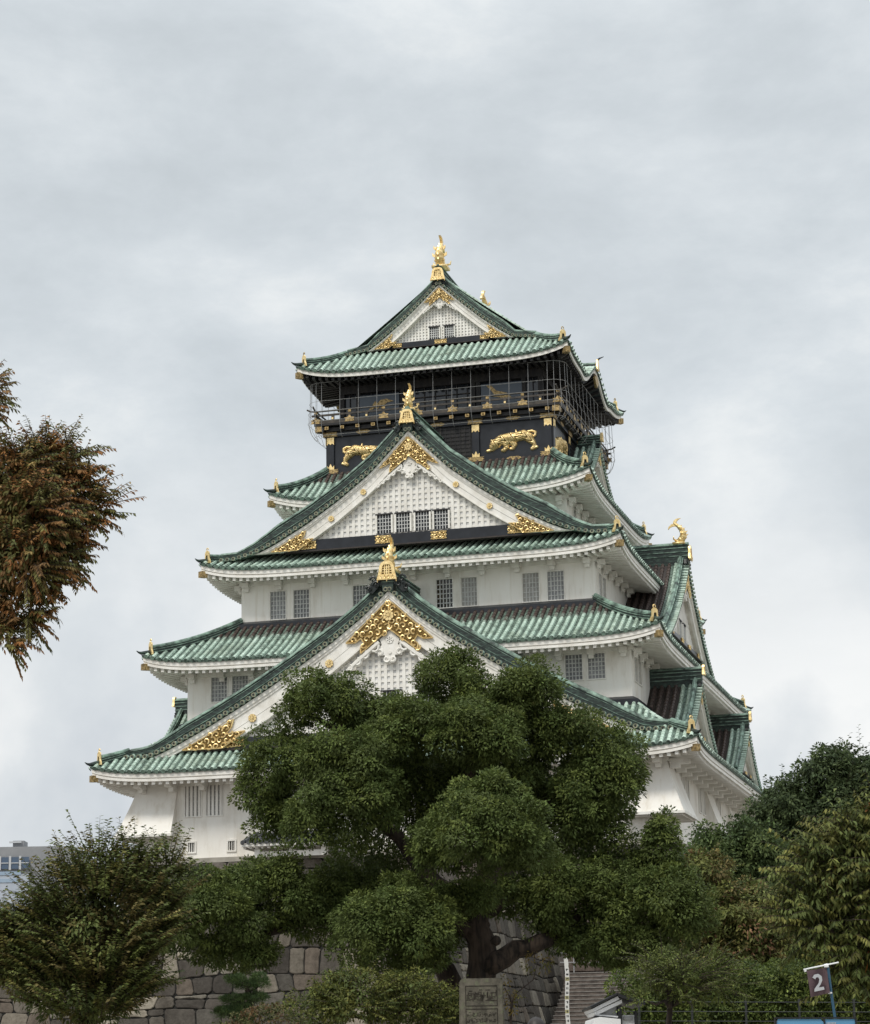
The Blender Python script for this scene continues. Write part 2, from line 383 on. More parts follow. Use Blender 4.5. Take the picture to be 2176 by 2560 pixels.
SP = 0.43
def build_roof(i, hipend):
    T = Tier(i); name = 'roof'
    mb = MB()
    for k in range(4):
        A = T.A(k); lat = np.array(sp_(k, 1, 0, 0))
        n = int((A-0.25)/SP)
        for j in range(-n, n+1):
            q = j*SP; dm = T.dmax(k, q)-0.05
            if i == 5 and k % 2 == 0: dm = min(dm, 2.6)
            m = max(3, int(dm/0.5)+1)
            u = rnd.random()
            jq = rnd.uniform(-0.018, 0.018); rib(mb, [T.P(k, q+jq, -0.06+rnd.uniform(-0.02, 0.02)*(a == 0)+(dm+0.06)*a/m, 0.02) for a in range(m+1)], lat, 0.125, u, T.vs*max(0.05, dm/T.D(k)))
        rows, uvs = [], []
        nd = 12 if i != 5 or k % 2 == 0 else 26
        for a in range(nd+1):
            d = T.D(k)*a/nd; r_, u_ = [], []
            for b_ in range(-30, 31):
                t = math.sin(b_/30*math.pi/2); q = t*T.L(k, d)
                r_.append(T.P(k, q, d)); u_.append((0.5, T.vs*d/T.D(k)))
            rows.append(r_); uvs.append(u_)
        mb.grid(rows, 'copper_pan', uvs)
    roof = mb.build(name, KEEP)
    dark = i == 5
    # fascia
    fb = MB(); fm = 'white_trim'
    for k in range(4):
        A, O = T.A(k), T.O(k); ss = [math.sin(b_/40*math.pi/2)*A for b_ in range(-40, 41)]
        if i == 5 and k % 2: ss = [A*b_/48 for b_ in range(-48, 49)]
        def fl(o, z0, z1, th, mt):
            vs = []; fs = []
            for q in ss:
                e = T.edge(k, q); qq = q*(A-o)/A; q2 = q*(A-o-th)/A
                vs += [sp_(k, qq, O-o, e+z1), sp_(k, qq, O-o, e+z0), sp_(k, q2, O-o-th, e+z0), sp_(k, q2, O-o-th, e+z1)]
            for a in range(len(ss)-1):
                for j in range(4): fs.append((4*a+j, 4*a+(j+1) % 4, 4*a+4+(j+1) % 4, 4*a+4+j))
            fb.add(vs, fs, mt)
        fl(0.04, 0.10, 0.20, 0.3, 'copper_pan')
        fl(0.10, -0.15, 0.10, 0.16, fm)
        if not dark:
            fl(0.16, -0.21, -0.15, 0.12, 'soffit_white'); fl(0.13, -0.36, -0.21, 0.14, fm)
    fb.build('eave_board', roof)
    # rafters and soffit
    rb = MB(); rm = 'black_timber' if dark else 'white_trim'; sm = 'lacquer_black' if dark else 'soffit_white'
    hx, hy = HW[i]
    for k in range(4):
        A, O = T.A(k), T.O(k); Wd = (hy if k % 2 == 0 else hx); along = (hx if k % 2 == 0 else hy)
        Dw = O-Wd
        def zs(q, d): return T.ze-0.36+(T.edge(k, q)-T.ze)*(max(0, 1-d/Dw)**1.5)+0.16*d
        n = int((A-0.4)/0.44)
        for j in range(-n, n+1):
            q = j*0.44; d1 = Dw if abs(q) <= along else Dw*(A-abs(q))/(A-along)
            d0 = 0.24
            if d1 < d0+0.1: continue
            a, b_ = q-0.095, q+0.095; z0, z1 = zs(q, d0), zs(q, d1)
            zc = T.edge(k, q)-0.36 if not dark else T.edge(k, q)-0.16
            p = [sp_(k, a, O-d0, zc-0.17), sp_(k, b_, O-d0, zc-0.17), sp_(k, b_, O-d1, z1-0.15), sp_(k, a, O-d1, z1-0.15),
                 sp_(k, a, O-d0, zc+0.01), sp_(k, b_, O-d0, zc+0.01), sp_(k, b_, O-d1, z1+0.03), sp_(k, a, O-d1, z1+0.03)]
            rb.hexa(p, rm)
        rows = []
        for a in range(7):
            f = a/6; d = 0.2+(Dw-0.2)*f; r_ = []
            for b_ in range(-30, 31):
                t = math.sin(b_/30*math.pi/2); La = A-(A-along)*d/Dw; q = t*La
                ze_ = T.edge(k, q*A/La)-(0.36 if not dark else 0.16)
                r_.append(sp_(k, q, O-d, ze_*(1-f)+(T.ze-0.36+0.16*Dw)*f))
            rows.append(r_)
        rb.grid(rows, sm)
    rb.build('rafters', roof)
    # hip ridges with ornament, curled tip and capped corner beam
    for sx, sy in ((1, -1), (-1, -1), (1, 1), (-1, 1)):
        def H(t, dz=0.0):      # t 0 at the outer corner .. 1 at inner
            if i == 5: x = T.wx-2.65*t; y = T.wy-2.65*t; d = 2.65*t; z = T.z(0, x, d)
            else:
                x = T.wx-(T.wx-T.ix)*t; y = T.wy-(T.wy-T.iy)*t; z = T.z(0, x, T.D(0)*t)
            return np.array([sx*x, sy*y, z+dz])
        Lh = np.linalg.norm(H(1)-H(0)); t0 = 0.75/Lh
        dr = (H(1)-H(0))*np.array([1, 1, 0]); dr /= np.linalg.norm(dr); sd = np.array([-dr[1], dr[0], 0])
        hb = MB(); ts = [t0+(hipend-t0)*a/12 for a in range(13)]
        tp = lambda t: 1.0 if i in (2, 4) else 1.0-0.30*max(0.0, (t-t0)/(hipend-t0+1e-6))
        def sweep(w, z0_, z1_, mt, lo=0):
            vs, fs = [], []
            for t in ts[lo:]:
                p = H(t); e_ = tp(t); z0, z1 = z0_*e_, z1_*e_; vs += [p-sd*w+[0, 0, z0], p+sd*w+[0, 0, z0], p+sd*w+[0, 0, z1], p-sd*w+[0, 0, z1]]
            for a in range(len(ts[lo:])-1):
                for j in range(4): fs.append((4*a+j, 4*a+(j+1) % 4, 4*a+4+(j+1) % 4, 4*a+4+j))
            fs += [(0, 1, 2, 3)]; hb.add(vs, fs, mt)
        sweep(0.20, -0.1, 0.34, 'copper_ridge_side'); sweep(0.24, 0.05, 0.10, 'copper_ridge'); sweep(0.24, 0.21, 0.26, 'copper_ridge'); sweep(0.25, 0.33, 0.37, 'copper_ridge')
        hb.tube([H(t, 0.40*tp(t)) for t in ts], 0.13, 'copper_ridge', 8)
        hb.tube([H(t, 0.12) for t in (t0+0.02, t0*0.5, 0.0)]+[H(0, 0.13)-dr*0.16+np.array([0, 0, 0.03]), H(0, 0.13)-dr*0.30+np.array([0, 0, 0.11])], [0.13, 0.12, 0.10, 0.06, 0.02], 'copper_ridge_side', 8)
        hb.build('hip_ridge', roof)
        # gold corner ornament: an arched bell with a hook on top
        gb = MB(); c = H(t0, 0.0)-dr*0.04
        fn = lambda u, d, v: tuple(c+sd*u-dr*d+np.array([0, 0, v]))
        out = [(-0.34, -0.08), (-0.30, 0.08), (-0.20, 0.26), (-0.19, 0.58), (-0.10, 0.70), (0.10, 0.70), (0.19, 0.58), (0.20, 0.26), (0.30, 0.08), (0.34, -0.08)]
        inn = [(0.11, -0.06), (0.09, 0.22), (0.05, 0.34), (-0.05, 0.34), (-0.09, 0.22), (-0.11, -0.06)]
        gb.prism(out[:5]+[(0, 0.72)]+[(0, 0.44), (-0.08, 0.42), (-0.10, 0.26), (-0.14, -0.08)], 0.0, 0.10, fn, 'gold')
        gb.prism([(0, 0.72)]+out[5:]+[(0.14, -0.08), (0.10, 0.26), (0.08, 0.42), (0, 0.44)], 0.0, 0.10, fn, 'gold')
        gb.prism([(-0.13, -0.05), (-0.13, 0.42), (0.13, 0.42), (0.13, -0.05)], -0.04, 0.03, fn, 'copper_ridge_side')
        gb.tube([fn(0.085*math.cos(a), 0.04, 0.80+0.10*math.sin(a)) for a in [math.pi*(-0.5+j/5.0) for j in range(9)]], 0.03, 'gold' if i < 5 else 'gold_aged', 6)
        gb.build('corner_ornament', roof)
        # corner beam
        bb = MB(); e = np.array([sx*(T.wx-0.12), sy*(T.wy-0.12), T.ze+T.F-0.52 if not dark else T.ze+T.F-0.42]); inn_ = np.array([sx*hx, sy*hy, T.ze+0.1])
        dd = inn_-e; dd /= np.linalg.norm(dd)
        def cb(a0, a1, w, h0, h1, mt):
            p = []
            for zz_ in (h0, h1):
                for q, wd in ((a0, -w), (a0, w), (a1, w), (a1, -w)): p.append(e+dd*q+sd*wd+np.array([0, 0, zz_]))
            bb.hexa(p, mt)
        cb(0.25, 3.0, 0.15, -0.16, 0.2, rm)
        cb(-0.10, 0.32, 0.17, -0.18, 0.20, 'gold_aged'); cb(-0.12, -0.101, 0.10, -0.10, 0.12, 'gold_aged')
        bb.build('corner_beam', roof)
    return roof

# walls with window openings ---------------------------------------------------------
def wall_face(mb, k, h, w, z0, z1, holes, depth=0.16, mat='plaster'):
    ss = sorted({-h, h} | {x for q in holes for x in q[:2]}); zs = sorted({z0, z1} | {x for q in holes for x in q[2:4]})
    for a, b_ in zip(ss, ss[1:]):
        for c, d in zip(zs, zs[1:]):
            m = ((a+b_)/2, (c+d)/2)
            if any(q[0] < m[0] < q[1] and q[2] < m[1] < q[3] for q in holes): continue
            mb.add([sp_(k, a, w, c), sp_(k, b_, w, c), sp_(k, b_, w, d), sp_(k, a, w, d)], [(0, 1, 2, 3)], mat)
    for s0, s1, c, d in [q[:4] for q in holes]:
        f = lambda s, o, z: sp_(k, s, w-o, z)
        for p in ([(s0, 0, c), (s1, 0, c), (s1, depth, c), (s0, depth, c)], [(s0, 0, d), (s1, 0, d), (s1, depth, d), (s0, depth, d)],
                  [(s0, 0, c), (s0, 0, d), (s0, depth, d), (s0, depth, c)], [(s1, 0, c), (s1, 0, d), (s1, depth, d), (s1, depth, c)]):
            mb.add([f(*q) for q in p], [(0, 1, 2, 3)], mat)
def window(k, w, s0, s1, z0, z1, parent, nx=4, nz=5, pane='window_shutter', bar='window_bar', depth=0.14, bw=0.03, vb=0.075, vert=False, lip=0.06, off=0.0):
    mb = MB(); fn = lambda s, o, z: sp_(k, s, w+o, z)
    if pane == 'window_shutter': pane = rnd.choice(['window_shutter', 'window_shutter', 'window_curtain', 'window_dim'])
    mb.box((s0, -depth, z0), (s1, -depth+0.02, z1), pane, fn)
    for j in range(1, nx+1) if not vert else range(0, nx+1):
        x = s0+(s1-s0)*j/(nx+1) if not vert else s0+(s1-s0)*(j+0.5)/(nx+1)
        b_ = bw if not vert else vb
        mb.box((x-b_, -0.105 if vert else -0.118, z0), (x+b_, 0.0 if vert else -0.05, z1), 'white_trim' if vert else bar, fn)
    for j in range(1, nz+1):
        z = z0+(z1-z0)*j/(nz+1)
        mb.box((s0, -0.119, z-bw*0.9), (s1, -0.052 if not vert else -0.11, z+bw*0.9), bar, fn)
    # frame lip, butted at the corners
    L = lip
    mb.box((s0-L, 0.004, z1), (s1+L, 0.05, z1+L), 'white_trim', fn); mb.box((s0-L, 0.004, z0-L), (s1+L, 0.07, z0), 'white_trim', fn)
    mb.box((s0-L, 0.004, z0), (s0, 0.05, z1), 'white_trim', fn); mb.box((s1, 0.004, z0), (s1+L, 0.05, z1), 'white_trim', fn)
    return mb.build('window', parent)

def storey(i, z0, z1, fronts, sides, brk=True, brk_len=0.5, brk_z=0.0):
    hx, hy = HW[i]; mb = MB()
    for k in range(4):
        hs = fronts if k % 2 == 0 else sides
        wall_face(mb, k, hx if k % 2 == 0 else hy, hy if k % 2 == 0 else hx, z0, z1, [q[:4] for q in hs])
        along, out = (hx, hy) if k % 2 == 0 else (hy, hx)
        # top beam and bracket ends under the eave
        fn = lambda s, o, z: sp_(k, s, out+o, z)
        mb.box((-along-0.12, 0.004, z1-0.42), (along+0.12, 0.13, z1), 'white_trim', fn)
        n = int(along/1.9)
        for j in range(-n, n+1):
            s = j*(along-0.4)/n
            mb.box((s-0.20, 0.136, z1-0.58), (s+0.20, brk_len, z1-0.26), 'white_trim', fn)
            mb.box((s-0.15, 0.136, z1-0.80), (s+0.15, brk_len*0.55, z1-0.584), 'white_trim', fn)
    o = mb.build('wall', KEEP)
    for k in range(2):
        hs = fronts if k == 0 else sides; out = hy if k == 0 else hx
        for q in hs:
            kw = q[4] if len(q) > 4 else {}
            window(k, out, q[0], q[1], q[2], q[3], o, **kw)
    for k in (2, 3):
        hs = fronts if k == 2 else sides; out = hy if k == 2 else hx
        for q in hs:
            kw = q[4] if len(q) > 4 else {}
            window(k, out, q[0], q[1], q[2], q[3], o, **kw)
    return o
DK = dict(pane='window_dark', bar='window_bar')
V = dict(vert=True, nx=3, nz=5, pane='window_shutter')
VS = dict(vert=True, vb=0.018, nx=2, nz=0, pane='window_dark', lip=0.09)
w1f = []
for s in (-1, 1):
    for a, b_ in ((11.84, 12.84), (10.5, 11.5), (6.3, 7.3), (4.9, 5.9)): w1f.append((min(s*a, s*b_), max(s*a, s*b_), 16.13, 17.9, V))
    for a in (12.21, 9.72): w1f.append((min(s*a, s*(a+0.42)), max(s*a, s*(a+0.42)), 14.05, 14.59, VS))
w1s = []
for c in (-12.3, -6.3, 0.0, 6.3, 12.3):
    w1s += [(c-1.2, c-0.3, 16.2, 17.85, dict(V, nx=2)), (c+0.3, c+1.2, 16.2, 17.85, dict(V, nx=2))]
wall1 = storey(1, 13.65, 18.38, w1f, w1s, brk_len=1.25)
w2f = [q for s in (-1, 1) for q in ((min(s*11.08, s*12.08), max(s*11.08, s*12.08), 23.2, 24.68), (min(s*9.74, s*10.74), max(s*9.74, s*10.74), 23.2, 24.68))]
w2s = [(c+a, c+a+0.85, 23.1, 24.7) for c in (-14.1, 14.1) for a in (-1.0, 0.15)] + [(c+a, c+a+0.85, 23.1, 24.7) for c in (-3.5, 3.5) for a in (-1.0, 0.15)]
wall2 = storey(2, 21.3, 25.16, w2f, w2s, brk_len=0.55)
w3f = []
for s in (-1, 1):
    for a, b_, kw in ((8.25, 9.25, {}), (6.73, 7.73, {}), (2.93, 3.9, {}), (1.38, 2.38, DK if s > 0 else {})):
        w3f.append((min(s*a, s*b_), max(s*a, s*b_), 28.52, 30.26, kw))
w3s = [(c+a, c+a+0.85, 28.55, 30.2) for c in (-11.3, 11.3) for a in (-1.0, 0.15)]
wall3 = storey(3, 27.9, 31.12, w3f, w3s, brk_len=0.55)
w4f = [(s*6.2-0.6, s*6.2+0.6, 34.9, 35.75) for s in (-1, 1)]
w4s = [(c-0.9, c-0.1, 34.8, 35.7) for c in (-5.6, 6.6)]
wall4 = storey(4, 34.0, 36.3, w4f, w4s, brk_len=0.5)
# black metal flashing where the wall meets the roof below
for i in (1, 2):
    T = Tier(i); mb = MB()
    for k in range(4):
        al, ou = (T.ix, T.iy) if k % 2 == 0 else (T.iy, T.ix)
        fn = lambda s, o, z: sp_(k, s, ou+o, z)
        zt = T.zt
        p = [fn(-al-0.02, 0.01, zt-0.05), fn(al+0.02, 0.01, zt-0.05), fn(al+0.38, 0.38, zt-0.32), fn(-al-0.38, 0.38, zt-0.32),
             fn(-al-0.02, 0.01, zt+0.22), fn(al+0.02, 0.01, zt+0.22), fn(al+0.38, 0.38, zt+0.02), fn(-al-0.38, 0.38, zt+0.02)]
        mb.hexa(p, 'lacquer_black')
    mb.build('flashing', KEEP)
# stone-drop bays flaring out of the lowest wall
def drop_bay(k, s0, s1, corner=0):
    mb = MB(); hx, hy = HW[1]; ou = hy if k % 2 == 0 else hx
    zt, zb = 18.05, 15.1; o = 1.0
    fn = lambda s, w, z: sp_(k, s, ou+w, z)
    zo = 0.003 if k % 2 else 0.0; o += zo; e0 = o if corner == -1 else 0.0; e1 = o if corner == 1 else 0.0
    nz_ = 8; prof = [(0.004+o*((1-a/nz_)**1.2)*1.0, zb+(zt-zb)*a/nz_) for a in range(nz_+1)]
    vs, fs = [], []
    for w, z in prof:
        f = w/o
        vs += [fn(s0-e0*f, -0.1 if corner != -1 else -0.1, z), fn(s0-e0*f, w, z), fn(s1+e1*f, w, z), fn(s1+e1*f, -0.1, z)]
    for a in range(nz_):
        for j in range(3): fs.append((4*a+j, 4*a+j+1, 4*a+4+j+1, 4*a+4+j))
    mb.add(vs, fs, 'plaster')
    mb.box((s0-e0-0.08, -0.1, zb-0.16-zo), (s1+e1+0.08, o+0.08, zb-0.004-zo), 'white_trim', fn)
    mb.box((s0-e0+0.1, -0.1, zb-0.26-zo), (s1+e1-0.1, o-0.1, zb-0.168-zo), 'soffit_white', fn)
    mb.build('stone_drop_bay', KEEP)
drop_bay(0, -15.82, -13.35, -1); drop_bay(0, 13.35, 15.82, 1)
drop_bay(1, -18.27, -14.8, -1); drop_bay(1, 14.8, 18.27, 1); drop_bay(3, 14.8, 18.27, 1); drop_bay(3, -18.27, -14.8, -1)
drop_bay(1, -4.8, -2.0); drop_bay(1, 4.6, 7.2)

# ------------------------------------------------------------------ ornaments
def spiral(mb, fn, cx_, cz, r, a0, turns, sgn, d, th, mat, n=14):
    pts = []
    for i in range(n+1):
        f = i/n; rr = r*(1-0.82*f); a = a0+sgn*turns*2*math.pi*f
        pts.append(fn(cx_+rr*math.cos(a), d, cz+rr*math.sin(a)))
    mb.tube(pts, [th*(1-0.4*i/n) for i in range(n+1)], mat, 5)
def inside(poly, x, y):
    c = False; n = len(poly)
    for i in range(n):
        x0, y0 = poly[i]; x1, y1 = poly[(i+1) % n]
        if (y0 > y) != (y1 > y) and x < (x1-x0)*(y-y0)/(y1-y0)+x0: c = not c
    return c
def filigree(mb, poly, fn, d, k, seed=1, pitch=0.30, border=True):
    """pierced gilt plate: dark ground, raised border and scrolls"""
    r0 = random.Random(seed)
    mb.prism(poly, d-0.04, d, fn, 'gold_ground', 'gold')
    if border:
        for a, b_ in zip(poly, poly[1:]+poly[:1]): mb.tube([fn(a[0], d+0.01, a[1]), fn(b_[0], d+0.01, b_[1])], 0.032*k, 'gold', 5)
    xs = [p[0] for p in poly]; ys = [p[1] for p in poly]; pt = pitch*k; row = 0; y = min(ys)+pt*0.3
    while y < max(ys):
        x = min(xs)+(pt*0.5 if row % 2 else 0)
        while x < max(xs):
            if inside(poly, x, y):
                s = 1 if (row+int(x/pt)) % 2 else -1
                spiral(mb, fn, x, y, pt*0.48, r0.random()*6.28, 0.9, s, d+0.015, 0.040*k, 'gold', 9)
            x += pt
        y += pt*0.8; row += 1
def medallion(mb, fn, x, z, r, d, mat='gold'):
    n = 16; mb.prism([(x+r*0.92*math.cos(2*math.pi*i/n), z+r*0.92*math.sin(2*math.pi*i/n)) for i in range(n)], d, d+0.05, fn, 'gold_aged')
    for i in range(8):
        a = 2*math.pi*(i+0.5)/8; cx_, cz = x+r*0.6*math.cos(a), z+r*0.6*math.sin(a)
        mb.prism([(cx_+r*0.30*math.cos(a+q)*(1.15 if abs(math.cos(q)) > 0.5 else 0.8), cz+r*0.30*math.sin(a+q)*(1.15 if abs(math.cos(q)) > 0.5 else 0.8)) for q in [j*math.pi/4 for j in range(8)]], d+0.04, d+0.09, fn, mat)
    mb.prism([(x+r*0.22*math.cos(2*math.pi*i/8), z+r*0.22*math.sin(2*math.pi*i/8)) for i in range(8)], d+0.05, d+0.12, fn, mat)
def fishtail(x, z, w, h):      # ribbon fitting with swallow-tail ends
    return [(x-w, z-h), (x-w*0.78, z-h*0.55), (x-w, z), (x-w*0.78, z+h*0.55), (x-w, z+h), (x+w, z+h), (x+w*0.78, z+h*0.55), (x+w, z), (x+w*0.78, z-h*0.55), (x+w, z-h)]
def fish(k, s0, w, z, h, parent, label=None, face=1):
    """gilded fish with tiger head standing tail-up on a ridge end; local x = outward"""
    mb = MB(); fn = lambda u, o, v: sp_(k, s0+u, w+o*face, z+v)
    path = [(-0.20, 0.02), (-0.06, 0.08), (0.06, 0.17), (0.13, 0.30), (0.13, 0.43), (0.07, 0.56), (-0.02, 0.67), (-0.12, 0.76), (-0.20, 0.82)]
    rad = [0.085, 0.125, 0.14, 0.13, 0.115, 0.095, 0.075, 0.058, 0.045]
    pts, rr = [], []
    for i in range(len(path)-1):      # scale rings
        for f, g in ((0, 1.06), (0.45, 0.94), (0.55, 1.06)):
            a, b_ = path[i], path[i+1]
            pts.append(fn(0, (a[0]+(b_[0]-a[0])*f)*h, (a[1]+(b_[1]-a[1])*f)*h)); rr.append((rad[i]+(rad[i+1]-rad[i])*f)*g*h)
    pts.append(fn(0, path[-1][0]*h, path[-1][1]*h)); rr.append(0.045*h)
    mb.tube(pts, rr, 'gold', 10)
    def fin(poly, u0, u1): mb.prism([(p[0]*h, p[1]*h) for p in poly], u0*h, u1*h, lambda a, d, v: fn(d, a, v), 'gold')
    fin([(-0.14, 0.76), (-0.10, 0.88), (-0.04, 0.95), (0.06, 1.0), (-0.02, 1.0), (-0.14, 0.98), (-0.22, 0.90), (-0.24, 0.80)], -0.035, 0.035)
    fin([(-0.16, 0.78), (-0.30, 0.80), (-0.42, 0.68), (-0.44, 0.58), (-0.36, 0.66), (-0.26, 0.70), (-0.14, 0.70)], -0.03, 0.03)
    for a in range(5):            # dorsal spikes outward
        c = path[2+a]; q = rad[2+a]
        fin([(c[0]+q*0.7, c[1]-0.04), (c[0]+q*1.55, c[1]+0.07), (c[0]+q*0.8, c[1]+0.05)], -0.02, 0.02)
    for s in (-1, 1):             # side fins and whiskers
        for cz, ww in ((0.30, 0.22), (0.52, 0.18)):
            mb.prism([(s*0.12*h, cz*h), (s*ww*h, (cz+0.06)*h), (s*ww*0.98*h, (cz+0.16)*h), (s*ww*0.72*h, (cz+0.10)*h), (s*0.09*h, (cz+0.12)*h)], 0.06*h, 0.10*h, fn, 'gold')
        mb.tube([fn(s*0.1*h, -0.14*h, 0.12*h), fn(s*0.24*h, -0.2*h, 0.16*h), fn(s*0.27*h, -0.2*h, 0.26*h)], [0.035*h, 0.03*h, 0.012*h], 'gold', 6)
        mb.tube([fn(s*0.10*h, 0.10*h, 0.20*h), fn(s*0.16*h, 0.12*h, 0.21*h)], [0.045*h, 0.02*h], 'gold', 6)
    mb.box((-0.22*h, -0.26*h, -0.03*h), (0.22*h, 0.2*h, 0.05*h), 'gold', fn)
    return mb.build('fish_ornament', parent, True, label)
def ridge_plate(k, s0, w, z, h, wd, parent, lattice=True):
    """bell-shaped gilded plate closing a ridge end"""
    mb = MB(); fn = lambda u, o, v: sp_(k, s0+u, w+o, z+v); H = h; q = wd/2
    L = [(-q*1.06, 0), (-q*0.98, 0.16*H), (-q*0.86, 0.40*H), (-q*0.76, 0.74*H), (-q*0.60, 0.92*H), (-q*0.3, H), (0, H)]
    inn = [(0, 0.82*H), (-q*0.30, 0.82*H), (-q*0.46, 0.70*H), (-q*0.52, 0.42*H), (-q*0.55, 0.30*H), (0, 0.30*H)]
    low = [(-q*1.06, 0), (0, 0), (0, 0.30*H), (-q*0.55, 0.30*H), (-q*0.98, 0.16*H)]
    a = L[1:]+inn[:5]
    mb.prism(a, 0.0, 0.14, fn, 'gold'); mb.prism([(-x, y) for x, y in a], 0.0, 0.14, fn, 'gold')
    mb.prism(low, 0.0, 0.16, fn, 'gold'); mb.prism([(-x, y) for x, y in low], 0.0, 0.16, fn, 'gold')
    mb.box((-q*0.56, 0.0, 0.28*H), (q*0.56, 0.04, 0.84*H), 'gold_ground', fn)
    if lattice:
        for x in (-0.22, 0, 0.22): mb.box((x*q-0.03*H, 0.04, 0.3*H), (x*q+0.03*H, 0.10, 0.82*H), 'gold', fn)
        for y in (0.42, 0.55, 0.68): mb.box((-q*0.5, 0.045, (y-0.022)*H), (q*0.5, 0.09, (y+0.022)*H), 'gold', fn)
        for s in (-1, 1):
            for x in (0.25, 0.7): spiral(mb, fn, s*x*q, 0.13*H, 0.11*H, 1.57, 0.8, s, 0.17, 0.028*H, 'gold', 8)
            mb.tube([fn(s*q*0.95, 0.1, 0.05*H), fn(s*q*1.0, 0.1, -0.12*H)], [0.05*H, 0.02*H], 'gold', 5)
        mb.tube([fn(0, 0.1, 0.05*H), fn(0, 0.12, -0.10*H)], [0.05*H, 0.02*H], 'gold', 5)
    return mb.build('ridge_plate', parent)

def curve_eval(prof, u):
    u = abs(u)
    for (a, za), (b_, zb) in zip(prof, prof[1:]):
        if u <= b_: return za+(zb-za)*(u-a)/(b_-a)
    (a, za), (b_, zb) = prof[-2:]
    return zb+(zb-za)*(u-b_)/(b_-a)

def gable(k, s0, wf, wb, prof, K, zb, zr, ext=1.08, tail=None, brown=False, rh=0.4, ubeam=None, crest=True, corner=True, meds=(), wins=(), pitch=0.37, plate=(1.0, 1.0),
          fish_h=0.0, carve=True, vs=0.0, beamh=0.65, bd=None, label=None, drop=0.0, flabel=None, tight=1.0):
    """triangular gable: k side, s0 centre, wf plane of the boards, wb back end, prof board top (u,z)"""
    g = empty('gable', tuple(Vector(sp_(k, s0, wf, zb))-Vector((0, 0, 13.65))), KEEP)
    if label: g['label'] = label
    U = prof[-1][0]; B = lambda u: curve_eval(prof+(tail or []), u)
    fn = lambda u, o, v: sp_(k, s0+u, wf+o, v)
    th = 0.20*tight; T = lambda u: B(u)+th
    lat = np.array(sp_(k, 0, 1, 0)); Ue = tail[-1][0] if tail else U*ext
    us = [Ue*a/24 for a in range(25)]; rw = 0.17*max(0.6, min(1.1, K))
    # roof sheet and tile rows
    mb = MB()
    for s in (-1, 1):
        rows = [[fn(s*u, (0.26*tight)*(1-f)+(wb-wf)*f, T(u)) for f in (0, 0.5, 1)] for u in us]
        mb.grid(rows, 'copper_pan', [[(0.5, 0.0)]*3 for u in us])
        if brown: mb.grid([[fn(s*u, -0.95*(1-f)+(wb-wf)*f, T(u)+0.012) for f in (0, 1)] for u in us], 'brown_band')
        rows = [[fn(s*u, 0.26*tight, T(u)), fn(s*u, 0.26*tight, T(u)-0.12*tight), fn(s*u, -0.1, T(u)-0.13*tight)] for u in us]
        mb.grid(rows, 'copper_pan', [[(0.5, 0.0)]*3 for u in us])
        w_ = -0.04-rw*2-0.2
        while w_ > wb-wf+0.05:
            pts = [fn(s*u, w_, T(u)+0.01) for u in us[::-1]]
            rib(mb, pts, lat, 0.125, rnd.random(), vs, capmat='copper_tile', v0=1.0 if brown and w_ < -0.9 else 0.0); w_ -= SP
        # verge tiles: short cover tiles pointing outwards, stepping down the slope
        cum, u, l = 0.0, 0.12, 0.0; step = 0.40*max(0.75, min(1, K))
        while u < Ue:
            slope = (T(u+0.02)-T(u-0.02))/0.04; ln = math.hypot(1, slope)
            p0 = np.array(fn(s*u, 0.36*tight, T(u)-0.03)); p1 = np.array(fn(s*u, -0.05*tight, T(u)+0.0)); r_ = 0.118*max(0.8, min(1.15, K))
            mb.tube([p0, p1], r_, 'copper_tile', 8, cap=False); 
            a = [p0+np.array(sp_(k, 1, 0, 0))*math.cos(q)*r_*1.05+np.array([0, 0, 1])*math.sin(q)*r_*1.05 for q in [j*math.pi/4 for j in range(8)]]
            mb.add(a, [tuple(range(8))], 'tile_cap')
            ai = [p0+lat*0.012+np.array(sp_(k, 1, 0, 0))*math.cos(q)*r_*0.55+np.array([0, 0, 1])*math.sin(q)*r_*0.55 for q in [j*math.pi/3 for j in range(6)]]
            mb.add(ai, [tuple(range(6))], 'dark_scroll')
            u += step/ln
    mb.build('tiles', g)
    # descending ridges
    rw = 0.17*max(0.6, min(1.1, K))
    hf = lambda u: 1.0 if u < U*0.85 else max(0.34/max(rh, 0.34), 1.0-(u-U*0.85)/(U*0.25)*0.62)
    for s in (-1, 1):
        hb = MB(); uu = [0.35*K+(Ue*0.99-0.35*K)*a/22 for a in range(23)]; oc = -0.04-rw
        def swp(w_, z0, z1, mt):
            vs_, fs = [], []
            for u in uu:
                e = hf(u)
                vs_ += [fn(s*u, oc-w_, T(u)+z0*e), fn(s*u, oc+w_, T(u)+z0*e), fn(s*u, oc+w_, T(u)+z1*e), fn(s*u, oc-w_, T(u)+z1*e)]
            for a in range(len(uu)-1):
                for j in range(4): fs.append((4*a+j, 4*a+(j+1) % 4, 4*a+4+(j+1) % 4, 4*a+4+j))
            fs += [(0, 1, 2, 3), tuple(4*len(uu)-4+j for j in range(4))]; hb.add(vs_, fs, mt)
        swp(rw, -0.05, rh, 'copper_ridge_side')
        swp(rw*1.25, rh*0.40, rh*0.40+0.035, 'copper_ridge'); swp(rw*1.12, rh*0.84, rh*0.84+0.03, 'copper_ridge')
        swp(rw*1.3, rh, rh+0.05, 'copper_ridge')
        hb.tube([fn(s*u, oc, T(u)+(rh+0.07)*hf(u)) for u in uu], 0.14*max(0.6, min(1.1, K)), 'copper_ridge', 8)
        # lower companion ridge nearer to the verge
        hb.build('descending_ridge', g)
    # barge boards
    bd = bd or 1.2*K; o1 = 0.30*K; bb = MB()
